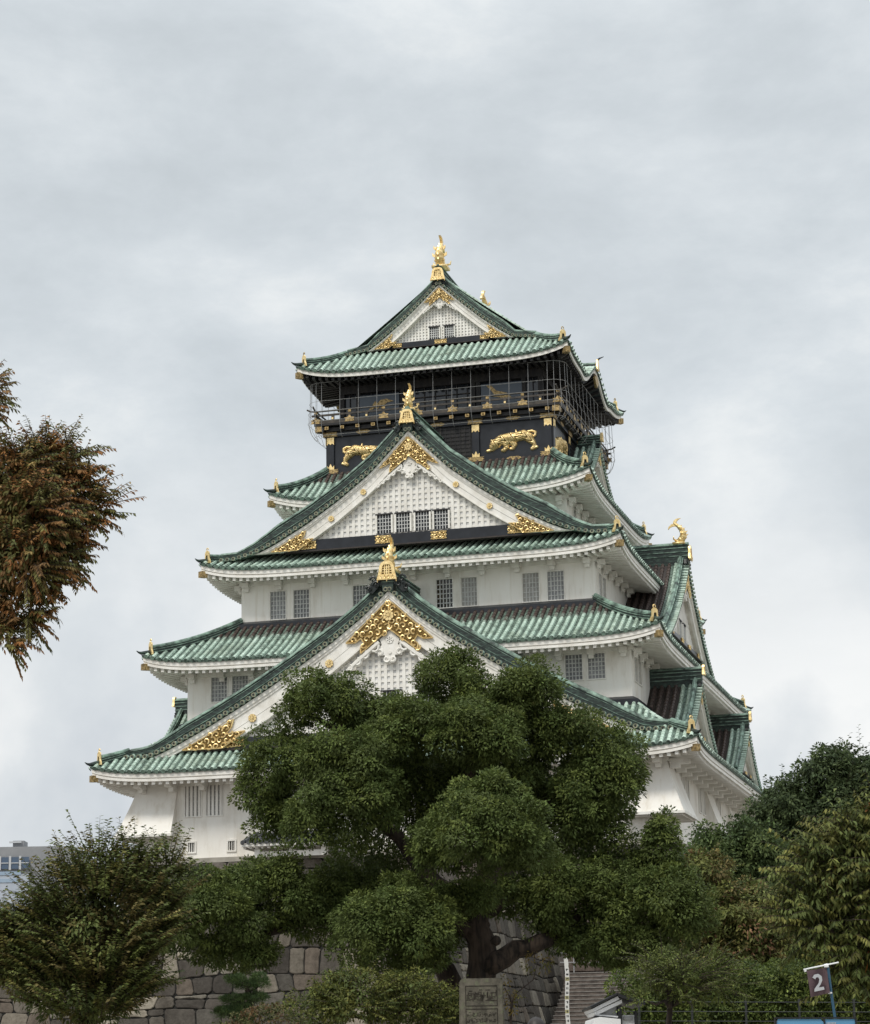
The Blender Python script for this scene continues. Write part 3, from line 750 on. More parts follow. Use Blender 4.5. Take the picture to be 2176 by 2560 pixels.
    for s in (-1, 1):
        uu = [U*a/26 for a in range(27)]
        def strip(d0, d1, w0, w1, mt, dp=None):
            dp = drop if dp is None else dp
            top = [(s*u, max(B(u)-d0, zb-dp)) for u in uu]; bot = [(s*u, max(B(u)-d1, zb-dp)) for u in uu]
            n = max([a for a in range(27) if top[a][1] > bot[a][1]+1e-4] or [1])+1
            bb.band(top[:n+1], bot[:n+1], w0, w1, fn, mt)
        strip(0.0, o1*0.62, -0.10, 0.14, 'white_trim'); strip(o1*0.62, o1, -0.10, 0.08, 'white_trim')
        strip(o1, o1+(bd-o1)*0.5, -0.12, 0.02, 'white_trim', beamh); strip(o1+(bd-o1)*0.5+0.025, bd-0.09*K, -0.12, 0.018, 'white_trim', beamh)
        strip(bd-0.09*K, bd, -0.12, 0.05, 'white_trim', 0.0)
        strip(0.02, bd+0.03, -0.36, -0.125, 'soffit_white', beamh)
    bb.build('barge_board', g)
    # lattice panel
    lb = MB(); pr = pitch; zt = lambda u: B(u)-bd+0.05
    half = next((u for u in np.linspace(0, U, 400) if zt(u) < zb), U)
    wd = -0.30
    hb2 = next((u for u in np.linspace(0, U, 400) if B(u)-0.06 < zb), U)
    lb.prism([(-hb2, zb-0.02)]+[(u, B(u)-0.06) for u in np.linspace(-hb2, hb2, 41)]+[(hb2, zb-0.02)], wd-0.16, wd-0.08, fn, 'panel_recess')
    n = int(half/pr); bwid = pr*0.25
    hole = lambda a, z: any(q[0]-0.1 < a < q[1]+0.1 and q[2]-0.1 < z < q[3]+0.1 for q in wins)
    for j in range(-n, n+1):
        u = j*pr; top = min(zt(u-bwid), zt(u+bwid))
        if top <= zb+0.02: continue
        lb.box((u-bwid, wd-0.081, zb), (u+bwid, wd, top), 'white_trim', fn)
    z = zb+pr*0.35; first = True
    while z < zt(0):
        hu = next((u for u in np.linspace(0, U, 300) if zt(u) < z+bwid), U)
        if hu > 0.05: lb.box((-hu, wd-0.0805, z-bwid*0.85), (hu, wd-0.03, z+bwid*0.85), 'white_trim', fn)
        z += pr*0.92
    lb.build('lattice_panel', g)
    # windows with a frame that stands proud of the lattice
    for q in wins:
        wbm = MB(); a, b_, c, d = q
        f2 = lambda s, o, z_: sp_(k, s0+s, wf+wd+0.02+o, z_)
        wbm.box((a, -0.12, c), (b_, 0.0, d), 'window_dark', f2)
        for j in range(1, 5): x = a+(b_-a)*j/5; wbm.box((x-0.022, 0.0, c), (x+0.022, 0.06, d), 'window_bar', f2)
        for j in range(1, 5): x = c+(d-c)*j/5; wbm.box((a, 0.0, x-0.02), (b_, 0.045, x+0.02), 'window_bar', f2)
        L = 0.10*max(0.6, K)
        wbm.box((a-L, -0.1, c), (a, 0.12, d), 'white_trim', f2); wbm.box((b_, -0.1, c), (b_+L, 0.12, d), 'white_trim', f2)
        wbm.box((a-L, -0.1, d), (b_+L, 0.14, d+0.08), 'black_timber', f2)
        wbm.build('window', g)
    # black base beam with gilt fittings
    ub = ubeam or half*1.0
    if beamh > 0:
        mb = MB(); mb.box((-ub-0.6*K, -0.5, zb-beamh), (ub+0.6*K, -0.14, zb), 'lacquer_black', fn)
        mb.box((-ub-1.6*K, -0.55, zb-beamh-0.08*K), (ub+1.6*K, -0.08, zb-beamh), 'brown_band', fn)
        mb.build('base_beam', g)
        gb = MB(); nf = (0.0,) if K < 0.7 else ((-0.27*ub, 0.27*ub) if K < 1.2 else (-0.3*ub, 0.3*ub))
        for x in nf:
            filigree(gb, fishtail(x, zb-beamh*0.5, 0.5*K if K > 0.7 else 0.42, beamh*0.33), fn, -0.10, 0.7*K+0.2, 5, 0.22)
        for s in (-1, 1):
            filigree(gb, fishtail(s*(ub+0.1*K), zb-beamh*0.5, 0.55*K, beamh*0.33), fn, -0.10, 0.7*K+0.2, 6, 0.22)
        gb.build('gold_fitting', g)
    if corner:
        for s in (-1, 1):
            gb = MB(); zl = zb-beamh*0.97; ut = next((u for u in np.linspace(U, 0, 400) if B(u)-o1 > zl+0.01), U)
            ln = lambda a: B(ut-a*K)-o1-0.02
            pl = [(0, zl), (0.5, ln(0.5)), (1.1, ln(1.1)), (1.7, ln(1.7)), (2.25, ln(2.25)), (2.15, ln(2.15)-0.26*K), (1.9, ln(1.9)-0.42*K), (2.2, zl+0.62*K), (2.75, zl+0.66*K), (1.75, zl)]
            pl = [(s*(ut-a*K), b_) for a, b_ in pl]
            filigree(gb, pl, fn, 0.10, K, 3)
            gb.build('corner_gold', g)
    if crest:
        gb = MB(); zt0 = B(0)-0.42*K
        half_ = [(0, 0), (0.30, -0.22), (0.70, -0.62), (1.15, -1.02), (1.85, -1.66), (1.45, -1.66), (1.20, -1.50), (1.06, -1.72), (1.22, -1.86), (1.22, -2.12), (0, -1.16)]
        pl = [(a*K, zt0+b_*K) for a, b_ in half_]; pr_ = [(-a, b_) for a, b_ in pl[::-1]]
        # keep it under the strip of the barge board
        cl_ = lambda q: (q[0], min(q[1], B(q[0])-o1-0.02))
        pl = [cl_(q) for q in pl]; pr_ = [cl_(q) for q in pr_]
        filigree(gb, pl, fn, 0.12, K, 1); filigree(gb, pr_, fn, 0.121, K, 2)
        medallion(gb, fn, 0, zt0-0.62*K, 0.24*K, 0.15)
        gb.build('gold_crest', g)
    if meds:
        for s in (-1, 1):
            for u in meds:
                gb = MB(); medallion(gb, fn, s*u, B(u)-o1-(bd-o1)*0.5, 0.20*K**0.8, 0.03); gb.build('medallion', g)
    if carve:
        gb = MB(); z0 = B(0)-1.60*K
        sh = [(0, 0), (0.42, -0.40), (0.34, -0.62), (0.55, -0.85), (0.50, -1.08), (0.22, -1.05), (0.20, -1.25), (0, -1.42)]
        pl = [(a*K, z0+b_*K) for a, b_ in sh]+[(-a*K, z0+b_*K) for a, b_ in sh[::-1][1:-1]]
        gb.prism(pl, -0.12, 0.0, fn, 'white_trim')
        for s in (-1, 1):
            for (x, z_, r_, a0, tn) in ((0.42, -0.95, 0.17, 0, 1.1), (0.14, -1.22, 0.15, 3.1, 1.1), (0.66, -0.72, 0.24, 1.6, 1.3), (1.05, -1.02, 0.18, 1.6, 1.1), (1.38, -1.28, 0.16, 1.6, 1.1), (1.70, -1.52, 0.13, 1.6, 1.0), (2.0, -1.74, 0.11, 1.6, 1.0)):
                spiral(gb, fn, s*x*K, z0+z_*K, r_*K, a0 if s > 0 else math.pi-a0, tn, s, 0.05 if x > 0.6 else 0.01, 0.06*K, 'white_trim', 12)
            gb.tube([fn(s*0.45*K, 0.0, z0-0.50*K), fn(s*0.95*K, 0.0, z0-0.90*K), fn(s*1.6*K, 0, z0-1.42*K), fn(s*2.2*K, 0, z0-1.88*K)], [0.10*K, 0.12*K, 0.09*K, 0.03*K], 'white_trim', 6)
        for i in range(6):
            a = i*math.pi/3; gb.prism([(0.0+0.10*K*math.cos(a)+0.07*K*math.cos(q), z0-0.42*K+0.10*K*math.sin(a)+0.07*K*math.sin(q)) for q in [j*math.pi/3 for j in range(6)]], 0.0, 0.05, fn, 'white_trim')
        gb.prism([(0.07*K*math.cos(q), z0-0.95*K+0.07*K*math.sin(q)) for q in [j*math.pi/4 for j in range(8)]], 0.0, 0.06, fn, 'white_trim')
        gb.build('carved_pendant', g)
    # main ridge
    mb = MB(); q = 0.30*max(0.55, min(1.1, K)); zt1 = T(0)-0.25; wo_ = 0.30*tight
    mb.box((-q, wb-wf, zt1), (q, wo_, zr-0.12), 'copper_ridge_side', fn)
    hgt = zr-0.12-zt1
    for f in (0.45, 0.65, 0.85): mb.box((-q-0.04, wb-wf, zt1+hgt*f), (q+0.04, wo_+0.02, zt1+hgt*f+0.05), 'copper_ridge', fn)
    mb.box((-q-0.06, wb-wf, zr-0.12), (q+0.06, wo_+0.03, zr-0.06), 'copper_ridge', fn)
    mb.tube([fn(0, wb-wf, zr-0.04), fn(0, wo_+0.03, zr-0.04)], q*0.62, 'copper_ridge', 8)
    mb.build('main_ridge', g)
    # dark scrolls beside the ridge end
    sb = MB(); zz0 = B(0)+0.30*K
    for s in (-1, 1):
        for x, z_, r_ in ((0.60, 0.16, 0.17), (0.80, -0.20, 0.14), (0.48, -0.04, 0.16)):
            spiral(sb, fn, s*x*K, zz0+z_*K, r_*K, 0 if s > 0 else math.pi, 1.2, s, wo_-0.02, 0.055*K, 'dark_scroll', 12)
        sb.prism([(s*a*K, zz0+b_*K) for a, b_ in ((0.0, 0.18), (0.5, 0.22), (0.75, 0.02), (0.85, -0.35), (0.65, -0.40), (0.38, -0.12), (0, 0.10))], wo_-0.22, wo_-0.05, fn, 'dark_scroll')
    sb.build('ridge_scroll', g)
    pw, ph = plate
    ridge_plate(k, s0, wf+wo_+0.04, B(0)+0.42*K if fish_h else zr-ph*0.75, ph, pw, g, lattice=K > 0.45)
    if fish_h:
        fish(k, s0, wf+wo_-0.30*fish_h, zr, fish_h, KEEP, flabel)
    return g

# ------------------------------------------------------------------ assemble roofs and gables
for i, he in ((1, 0.40), (2, 1.0), (3, 0.23), (4, 1.0), (5, 1.0)): build_roof(i, he)
P3 = [(0, 39.53), (0.95, 38.52), (2.49, 36.98), (4.54, 35.44), (6.6, 34.1), (8.67, 32.98), (10.01, 32.41)]
P1 = [(0, 28.62), (1.5, 27.22), (3.4, 25.8), (5.36, 24.54), (7.32, 23.32), (9.29, 22.19), (11.27, 21.13), (13.26, 20.15), (14.85, 19.5)]
P5 = [(0, 51.54), (0.68, 50.88), (1.58, 50.03), (2.78, 48.96), (4.0, 48.02), (4.98, 47.36)]
gable(0, 0, 18.9, 13.4, P1, 1.42, 20.55, 29.85, rh=0.78, tail=[(16.3, 19.52)], ubeam=9.6, meds=(8.41, 3.67), wins=((-2.6, -1.6, 21.2, 22.75), (-0.5, 0.5, 21.2, 22.75), (1.6, 2.6, 21.2, 22.75)), plate=(1.15, 1.1), fish_h=2.1, bd=1.72, beamh=0.62, drop=1.0,
      label='largest lowest front gable with gold crest, partly hidden by the tree', flabel='gold fish ornament on the lowest front gable')
gable(0, 0, 14.2, 7.3, P3, 1.0, 33.2, 40.9, rh=0.92, tail=[(11.2, 32.12), (12.4, 32.08)], ubeam=6.5, meds=(5.01, 2.93), wins=((-2.15, -1.26, 33.28, 34.42), (-0.94, -0.07, 33.28, 34.42), (0.28, 1.15, 33.28, 34.42), (1.46, 2.34, 33.28, 34.42)), plate=(0.95, 0.85), fish_h=1.72, drop=0.7,
      label='middle front gable with four barred windows in a white lattice', flabel='gold fish ornament on the middle front gable')
for k in (0, 2):
    gable(k, 0, 6.35, 0.0, P5, 0.55, 47.88, 52.85, rh=0.56, tail=[(6.45, 47.14)], ubeam=2.9, wins=((-0.78, -0.13, 47.95, 48.72), (0.24, 0.88, 47.95, 48.72)), plate=(0.95, 0.85), fish_h=2.25, pitch=0.22, beamh=0.36, bd=0.72, drop=0.45, tight=0.85,
          label='top front gable with two small windows' if k == 0 else None, flabel='gold fish ornament on the top ridge above the front' if k == 0 else 'gold fish ornament at the far end of the top ridge')
PB = [(0, 32.95), (0.85, 32.05), (2.2, 30.75), (4.0, 29.4), (5.8, 28.2), (7.6, 27.2), (9.2, 26.45)]
PS = [(0, 23.35), (0.5, 22.85), (1.2, 22.2), (2.2, 21.4), (3.2, 20.7), (4.3, 20.05)]
P4 = [(0, 41.25), (0.5, 40.75), (1.3, 40.0), (2.3, 39.25), (3.3, 38.65), (4.4, 38.1)]
for k in (1, 3):
    gable(k, 0, 14.4, 10.9, PB, 0.80, 27.9, 34.35, rh=0.5, ubeam=5.0, corner=False, wins=((-2.0, -1.1, 28.0, 29.0), (-0.4, 0.5, 28.0, 29.0)), plate=(0.85, 0.9), fish_h=1.72, beamh=0.3, drop=1.4, brown=True,
          label='large side gable with a white carved pendant' if k == 1 else None, flabel='gold fish ornament with curled tail on the side gable ridge' if k == 1 else None)
    for s0 in (-10.0, 10.0):
        gable(k, s0, 16.5, 13.5, PS, 0.40, 20.6, 24.5, ubeam=2.2, corner=False, plate=(0.5, 0.62), beamh=0.22, drop=0.6, pitch=0.28, brown=True, tight=0.85)
    gable(k, 0.0, 8.9, 7.4, P4, 0.42, 38.9, 42.15, ubeam=2.2, corner=False, plate=(0.5, 0.6), beamh=0.22, drop=0.5, pitch=0.28, tight=0.85)
# ridge and small ornaments on top of the curved eave gables
for s in (-1, 1):
    mb = MB(); z = TIERS[5]['ze']+0.2+1.32
    mb.box((0.0, -0.16, z-0.1), (3.4, 0.16, z+0.30), 'copper_ridge_side', lambda a, b_, c: (s*(9.0-a), b_, c))
    mb.tube([(s*9.05, 0, z+0.34), (s*5.6, 0, z+0.50)], 0.13, 'copper_ridge', 8)
    mb.build('curved_gable_ridge', KEEP)
    gb = MB(); fn = lambda u, o, v: (s*(9.08+o), u, z+v)
    gb.prism([(-0.28, -0.1), (-0.16, 0.35), (-0.1, 0.62), (0.1, 0.62), (0.16, 0.35), (0.28, -0.1)], 0, 0.12, fn, 'gold')
    gb.tube([fn(0, 0.05, 0.6), fn(0, 0.2, 0.72), fn(0, 0.5, 0.82)], [0.08, 0.06, 0.02], 'dark_scroll', 6)
    gb.build('curved_gable_ornament', KEEP)
    gb = MB(); fn = lambda u, o, v: (s*(9.02+o), u, TIERS[5]['ze']+v)
    gb.prism([(-0.6, 0.72), (-0.3, 1.0), (0, 1.1), (0.3, 1.0), (0.6, 0.72), (0.3, 0.45), (0, 0.2), (-0.3, 0.45)], -0.1, 0.05, fn, 'gold_aged')
    gb.build('curved_gable_pendant', KEEP)

# ------------------------------------------------------------------ black top storey, balcony, netting
bx, by = 7.44, 7.23
BODY = MB()
BODY.box((-bx, -by, 38.8), (bx, by, 42.3), 'lacquer_black')
for k in range(4):
    al, ou = (bx, by) if k % 2 == 0 else (by, bx)
    fn = lambda s, o, z: sp_(k, s, ou+o, z)
    for c in (-al+0.2, -2.5, 2.5, al-0.2): BODY.box((c-0.22, 0.004, 39.15), (c+0.22, 0.14, 41.55), 'lacquer_black', fn)
    BODY.box((-al-0.1, 0.004, 41.553), (al+0.1, 0.20, 41.86), 'lacquer_black', fn)
    BODY.box((-al-0.1, 0.004, 39.0), (al+0.1, 0.16, 39.15), 'black_timber', fn)
    BODY.box((-al-0.45, 0.004, 41.863), (al+0.45, 0.45, 42.1), 'black_timber', fn)
    BODY.box((-2.2, 0.004, 39.2), (2.2, 0.05, 41.5), 'black_timber', fn)
    for j in range(14): x = -2.1+0.323*j; BODY.box((x-0.03, 0.06, 39.2), (x+0.03, 0.09, 41.5), 'rail_timber' if j % 7 == 0 else 'black_timber', fn)
    for j in range(9): z = 39.3+0.26*j; BODY.box((-2.15, 0.095, z-0.02), (2.15, 0.11, z+0.02), 'black_timber', fn)
body = BODY.build('black_storey', KEEP)
body['label'] = 'black lacquered storey with gold tigers below the balcony'
for k in range(4):
    al, ou = (bx, by) if k % 2 == 0 else (by, bx)
    fn = lambda s, o, z: sp_(k, s, ou+o, z)
    for c in (-al+0.2, -2.5, 2.5, al-0.2):
        gb = MB(); gb.prism(fishtail(c, 41.70, 0.52, 0.14), 0.2, 0.24, fn, 'gold_aged')
        gb.prism([(c-0.24, 41.5), (c-0.24, 41.0), (c-0.12, 41.12), (c, 41.02), (c+0.12, 41.12), (c+0.24, 41.0), (c+0.24, 41.5)], 0.14, 0.17, fn, 'gold'); gb.build('column_cap', body); gb = MB()
        gb.prism([(c-0.24, 39.16), (c-0.24, 39.62), (c-0.12, 39.50), (c, 39.75), (c+0.12, 39.50), (c+0.24, 39.62), (c+0.24, 39.16)], 0.14, 0.17, fn, 'gold')
        gb.prism(fishtail(c, 39.22, 0.55, 0.14), 0.17, 0.20, fn, 'gold_aged'); gb.build('column_fitting', body)
    for c in (-5.0, 0, 5.0):
        for z in (41.72, 39.08):
            o = [(c+0.45*math.cos(a)*(1+0.12*math.cos(4*a)), z+0.13*math.sin(a)*(1-0.2*math.cos(4*a))) for a in [j*math.pi/10 for j in range(20)]]
            gb = MB(); gb.prism(o, 0.205, 0.235, fn, 'gold_aged'); gb.build('oval_fitting', body)
    n = 14
    for j in range(n+1):
        x = -al+0.1+(2*al-0.2)*j/n
        gb = MB(); gb.box((x-0.13, 0.1, 41.93), (x+0.13, 0.62, 42.14), 'black_timber', fn); gb.box((x-0.13, 0.623, 41.93), (x+0.13, 0.66, 42.14), 'gold_aged', fn); gb.box((x-0.06, 0.662, 41.985), (x+0.06, 0.68, 42.085), 'gold_ground', fn); gb.build('bracket', body)
    for s in (-1, 1):
        x = s*(al+0.45); gb = MB(); gb.box((x-0.2, 0.1, 41.86), (x+0.2, 0.62, 42.16), 'black_timber', fn); gb.box((x-0.22, 0.623, 41.82), (x+0.22, 0.68, 42.2), 'gold_aged', fn); gb.build('corner_bracket', body)

def capsules(pts):
    """signed inflated height of a chain of discs, pts = list of chains of (x,y,r)"""
    def h(x, y):
        best = 0.0
        for ch in pts:
            for (x0, y0, r0), (x1, y1, r1) in zip(ch, ch[1:]):
                dx, dy = x1-x0, y1-y0; t = max(0, min(1, ((x-x0)*dx+(y-y0)*dy)/(dx*dx+dy*dy+1e-9)))
                r = r0+(r1-r0)*t; d2 = (x-x0-dx*t)**2+(y-y0-dy*t)**2
                if d2 < r*r: best = max(best, math.sqrt(r*r-d2))
        return best
    return h
TIG = [[(455, 965, 44), (490, 935, 42), (560, 925, 48), (640, 915, 46), (710, 895, 50), (765, 915, 42)],
       [(470, 960, 42), (425, 985, 46), (405, 1010, 34), (395, 1030, 20)],
       [(450, 1000, 26), (400, 1042, 14), (352, 1054, 13)],
       [(520, 960, 36), (545, 1015, 20), (515, 1045, 19), (500, 1048, 14)],
       [(560, 960, 34), (625, 985, 22), (600, 1030, 15), (580, 1032, 13)],
       [(765, 930, 40), (800, 965, 26), (818, 1000, 16), (790, 1030, 16), (838, 1012, 12)],
       [(760, 880, 16), (800, 912, 11), (825, 895, 11), (826, 865, 11), (795, 852, 10), (740, 862, 9), (700, 870, 8)],
       [(640, 870, 12), (636, 846, 5)], [(402, 958, 12), (392, 946, 6)]]
def tiger(k, sc_, cx_, cz, flip, wd, parent, label, s_off=0.0):
    ch = [[((x-595)/500*3.33*(-1 if flip else 1), (950-y-0.085*(x-595))/500*3.33, r/500*3.33) for x, y, r in c] for c in TIG]
    h = capsules(ch); n, m = 150, 70; st = 3.5/n; mb = MB(); idx = {}; vs = []; fs = []; fg = []
    X = lambda i: -1.75+i*st; Y = lambda j: -0.85+j*st
    Hh = [[h(X(i), Y(j)) for j in range(m+1)] for i in range(n+1)]
    f = lambda u, o, v: sp_(k, cx_+u*sc_, wd+o, cz+v*sc_)
    def vi(i, j):
        if (i, j) not in idx:
            e = Hh[i][j]; x, y = X(i), Y(j)
            st_ = math.sin((x*1.0+0.5*math.sin(5*y+x*4))*26.0+y*6)
            groove = -0.035 if (st_ > 0.45 and e > 0.13) else 0.0
            idx[(i, j)] = len(vs); vs.append(f(x, (0.02+e*0.85+groove) if e > 0 else 0.0, y))
        return idx[(i, j)]
    for i in range(n):
        for j in range(m):
            if max(Hh[i][j], Hh[i+1][j], Hh[i+1][j+1], Hh[i][j+1]) > 0.0:
                q = (vi(i, j), vi(i+1, j), vi(i+1, j+1), vi(i, j+1))
                x, y = X(i)+st/2, Y(j)+st/2; st_ = math.sin((x+0.5*math.sin(5*y+x*4))*26.0+y*6)
                (fg if (st_ > 0.50 and Hh[i][j] > 0.10) else fs).append(q)
    mb.add(vs, fs, 'gold'); kk = mb.mi('gold_ground')
    for q in fg: mb.f.append(q); mb.m.append(kk)
    return mb.build('tiger_relief', parent, True, label)
tiger(0, 1.0, 4.85, 40.28, False, by+0.02, body, 'gold tiger relief prowling left on the right-hand panel')
tiger(0, 1.0, -4.85, 40.28, True, by+0.02, body, 'gold tiger relief on the left-hand panel behind the gable')
tiger(1, 1.0, -4.85, 40.28, False, bx+0.02, body, 'gold tiger relief on the side wall')
tiger(1, 1.0, 4.85, 40.28, True, bx+0.02, body, None)

# balcony
bal = MB(); ob = 0.72
bal.box((-bx-ob, -by-ob, 42.2), (bx+ob, by+ob, 42.34), 'black_timber')
balcony = bal.build('balcony', KEEP); ax, ay = bx+0.62, by+0.62
for k in range(4):
    al, ou = (ax, ay) if k % 2 == 0 else (ay, ax); rb = MB(); fn = lambda s, o, z: sp_(k, s, ou+o, z)
    rb.box((-al-0.06, -0.10, 42.345), (al+0.06, 0.08, 42.58), 'rail_timber', fn)
    rb.box((-al-0.3, -0.05, 42.86), (al+0.3, 0.05, 42.98), 'rail_timber', fn)
    e = [(-al-0.62, 43.38), (-al-0.35, 43.24)]+[(x, 43.2) for x in np.linspace(-al, al, 5)]+[(al+0.35, 43.24), (al+0.62, 43.38)]
    rb.tube([fn(x, 0, z) for x, z in e], 0.055, 'rail_timber', 6)
    n = 14
    for j in range(n+1):
        x = -al+2*al*j/n
        rb.box((x-0.09, -0.06, 42.585), (x+0.09, 0.06, 42.855), 'rail_timber', fn)
        if j % 2 == 0: rb.box((x-0.07, -0.05, 42.985), (x+0.07, 0.05, 43.15), 'rail_timber', fn)
        rb.box((x-0.06, 0.065, 42.60), (x+0.06, 0.10, 42.72), 'gold', fn)
    rb.build('railing', balcony)
    for j in range(0, n+1, 2):
        gb = MB(); x = -al+2*al*j/n
        pl = [(x-0.34, 42.36), (x-0.26, 42.5), (x-0.34, 42.62), (x-0.14, 42.64), (x, 42.80), (x+0.14, 42.64), (x+0.34, 42.62), (x+0.26, 42.5), (x+0.34, 42.36)]
        gb.prism(pl, 0.085, 0.11, fn, 'gold_aged')
        gb.box((x-0.1, 0.055, 43.0), (x+0.1, 0.075, 43.14), 'gold_aged', fn); gb.build('gold_fitting', balcony)
# viewing room: dark timber frame and glass, with crane reliefs
rm = MB(); rx, ry = HW[5]
rm.box((-rx+0.15, -ry+0.15, 42.34), (rx-0.15, ry-0.15, 46.6), 'room_glass')
for k in range(4):
    al, ou = (rx, ry) if k % 2 == 0 else (ry, rx); fn = lambda s, o, z: sp_(k, s, ou+o, z)
    for c in (-al+0.1, -al+1.2, -2.55, -2.2, 2.2, 2.55, al-1.2, al-0.1): rm.box((c-0.14, -0.14, 42.34), (c+0.14, 0.06, 46.2), 'black_timber', fn)
    rm.box((-al, -0.14, 44.55), (al, 0.10, 46.3), 'black_timber', fn)
    rm.box((-al, -0.14, 42.34), (al, 0.08, 42.75), 'black_timber', fn)
    for c in np.linspace(-al+0.6, al-0.6, 18): rm.box((c-0.025, -0.12, 42.7), (c+0.025, -0.06, 44.6), 'black_timber', fn)
    for z in (43.3, 43.9): rm.box((-2.1, -0.1, z), (2.1, -0.05, z+0.04), 'rail_timber', fn)
room = rm.build('viewing_room', KEEP)
m, t, b = principled('painted_panel', (0.07, 0.09, 0.115), 0.3)
for s in (-1, 1):
    pb = MB(); pb.box((s*4.1-1.35, -ry-0.10, 42.8), (s*4.1+1.35, -ry-0.065, 44.35), 'painted_panel')
    pb.build('crane_panel', room)
    fl_ = -1 if s > 0 else 1
    cr_ = [(-1.0, -0.55), (-0.55, -0.05), (-0.30, 0.30), (-0.16, 0.12), (0.05, 0.32), (0.45, 0.38), (0.95, 0.18), (0.5, 0.12), (0.2, -0.10), (0.12, -0.30), (0.02, -0.12), (-0.18, -0.28), (-0.35, -0.15), (-0.7, -0.42)]
    if s > 0: cr_ = [(-0.95, 0.62), (-0.62, 0.60), (-0.28, 0.22), (0.08, 0.12), (0.42, 0.02), (0.72, -0.30), (0.50, -0.34), (0.30, -0.30), (0.05, -0.30), (-0.20, -0.20), (-0.62, -0.12), (-0.42, 0.0), (-0.62, 0.25)]
    gb = MB(); gb.prism([(s*4.05+a, 43.62+b_) for a, b_ in cr_], 0.0, 0.05, lambda u, o, v: (u, -ry-0.102-o, v), 'gold_aged'); gb.build('crane_relief', room)
# safety netting wires round the balcony
def net_path(k, s, corner=False):
    ou = (ay if k % 2 == 0 else ax)+0.40
    return [sp_(k, s, ou+o, z) for o, z in ((0.10, 45.05), (0.12, 44.2), (0.14, 43.4), (0.22, 42.8), (0.22, 42.3), (0.08, 41.8), (-0.15, 41.45), (-0.35, 41.35))]
nb = MB(); Rr = 0.95
def ring(o, z):
    pts = []; Xo, Yo = ax+0.40+o, ay+0.40+o
    for sx, sy, a0 in ((1, -1, -90), (1, 1, 0), (-1, 1, 90), (-1, -1, 180)):
        for a in range(0, 91, 15): t = math.radians(a0+a); pts.append((sx*(Xo-Rr)+Rr*math.cos(t), sy*(Yo-Rr)+Rr*math.sin(t), z))
    return pts+[pts[0]]
for o, z in ((0.10, 45.0), (0.13, 43.75), (0.20, 43.05), (0.22, 42.4), (-0.1, 41.5)): nb.tube(ring(o, z), 0.012, 'wire', 4, cap=False)
for k in range(4):
    al = (ax if k % 2 == 0 else ay)-0.55; n = 12
    for j in range(n+1): nb.tube(net_path(k, -al+2*al*j/n), 0.013, 'wire', 4, cap=False)
for sx in (-1, 1):
    for sy in (-1, 1):
        for a in (22, 45, 68):
            t = math.radians(a); pts = []
            for o, z in ((0.10, 45.05), (0.12, 44.2), (0.14, 43.4), (0.22, 42.8), (0.22, 42.3), (0.08, 41.8), (-0.15, 41.45), (-0.35, 41.35)):
                Xo, Yo = ax+0.40-Rr, ay+0.40-Rr; pts.append((sx*(Xo+(Rr+o)*math.cos(t)), sy*(Yo+(Rr+o)*math.sin(t)), z))
            nb.tube(pts, 0.013, 'wire', 4, cap=False)
nb.build('safety_net', KEEP)
#PART2
# ------------------------------------------------------------------ ground and masonry
gm = MB(); R_ = []
for a in range(41):
    row = []
    for b_ in range(41):
        x = -900+1900*(a/40); y = -400+1400*(b_/40)
        d = max(0, (x-CAMP[0])*math.sin(YAW)+(y-CAMP[1])*math.cos(YAW))
        row.append((x, y, min(1.3, 0.018*d)))
    R_.append(row)
# finer ground where the place is
fine = []
xs = [-900, -300, -120]+[-60+4*i for i in range(34)]+[90, 140, 300, 1000]; ys = [-400, -220]+[-170+4*i for i in range(60)]+[90, 160, 400, 1000]
def gz(x, y):
    d = max(0, (x-CAMP[0])*math.sin(YAW)+(y-CAMP[1])*math.cos(YAW)); return min(1.3, 0.018*d)
gm.grid([[(x, y, gz(x, y)) for y in ys] for x in xs], 'ground_gravel')
tag(gm.build('ground'), kind='structure')

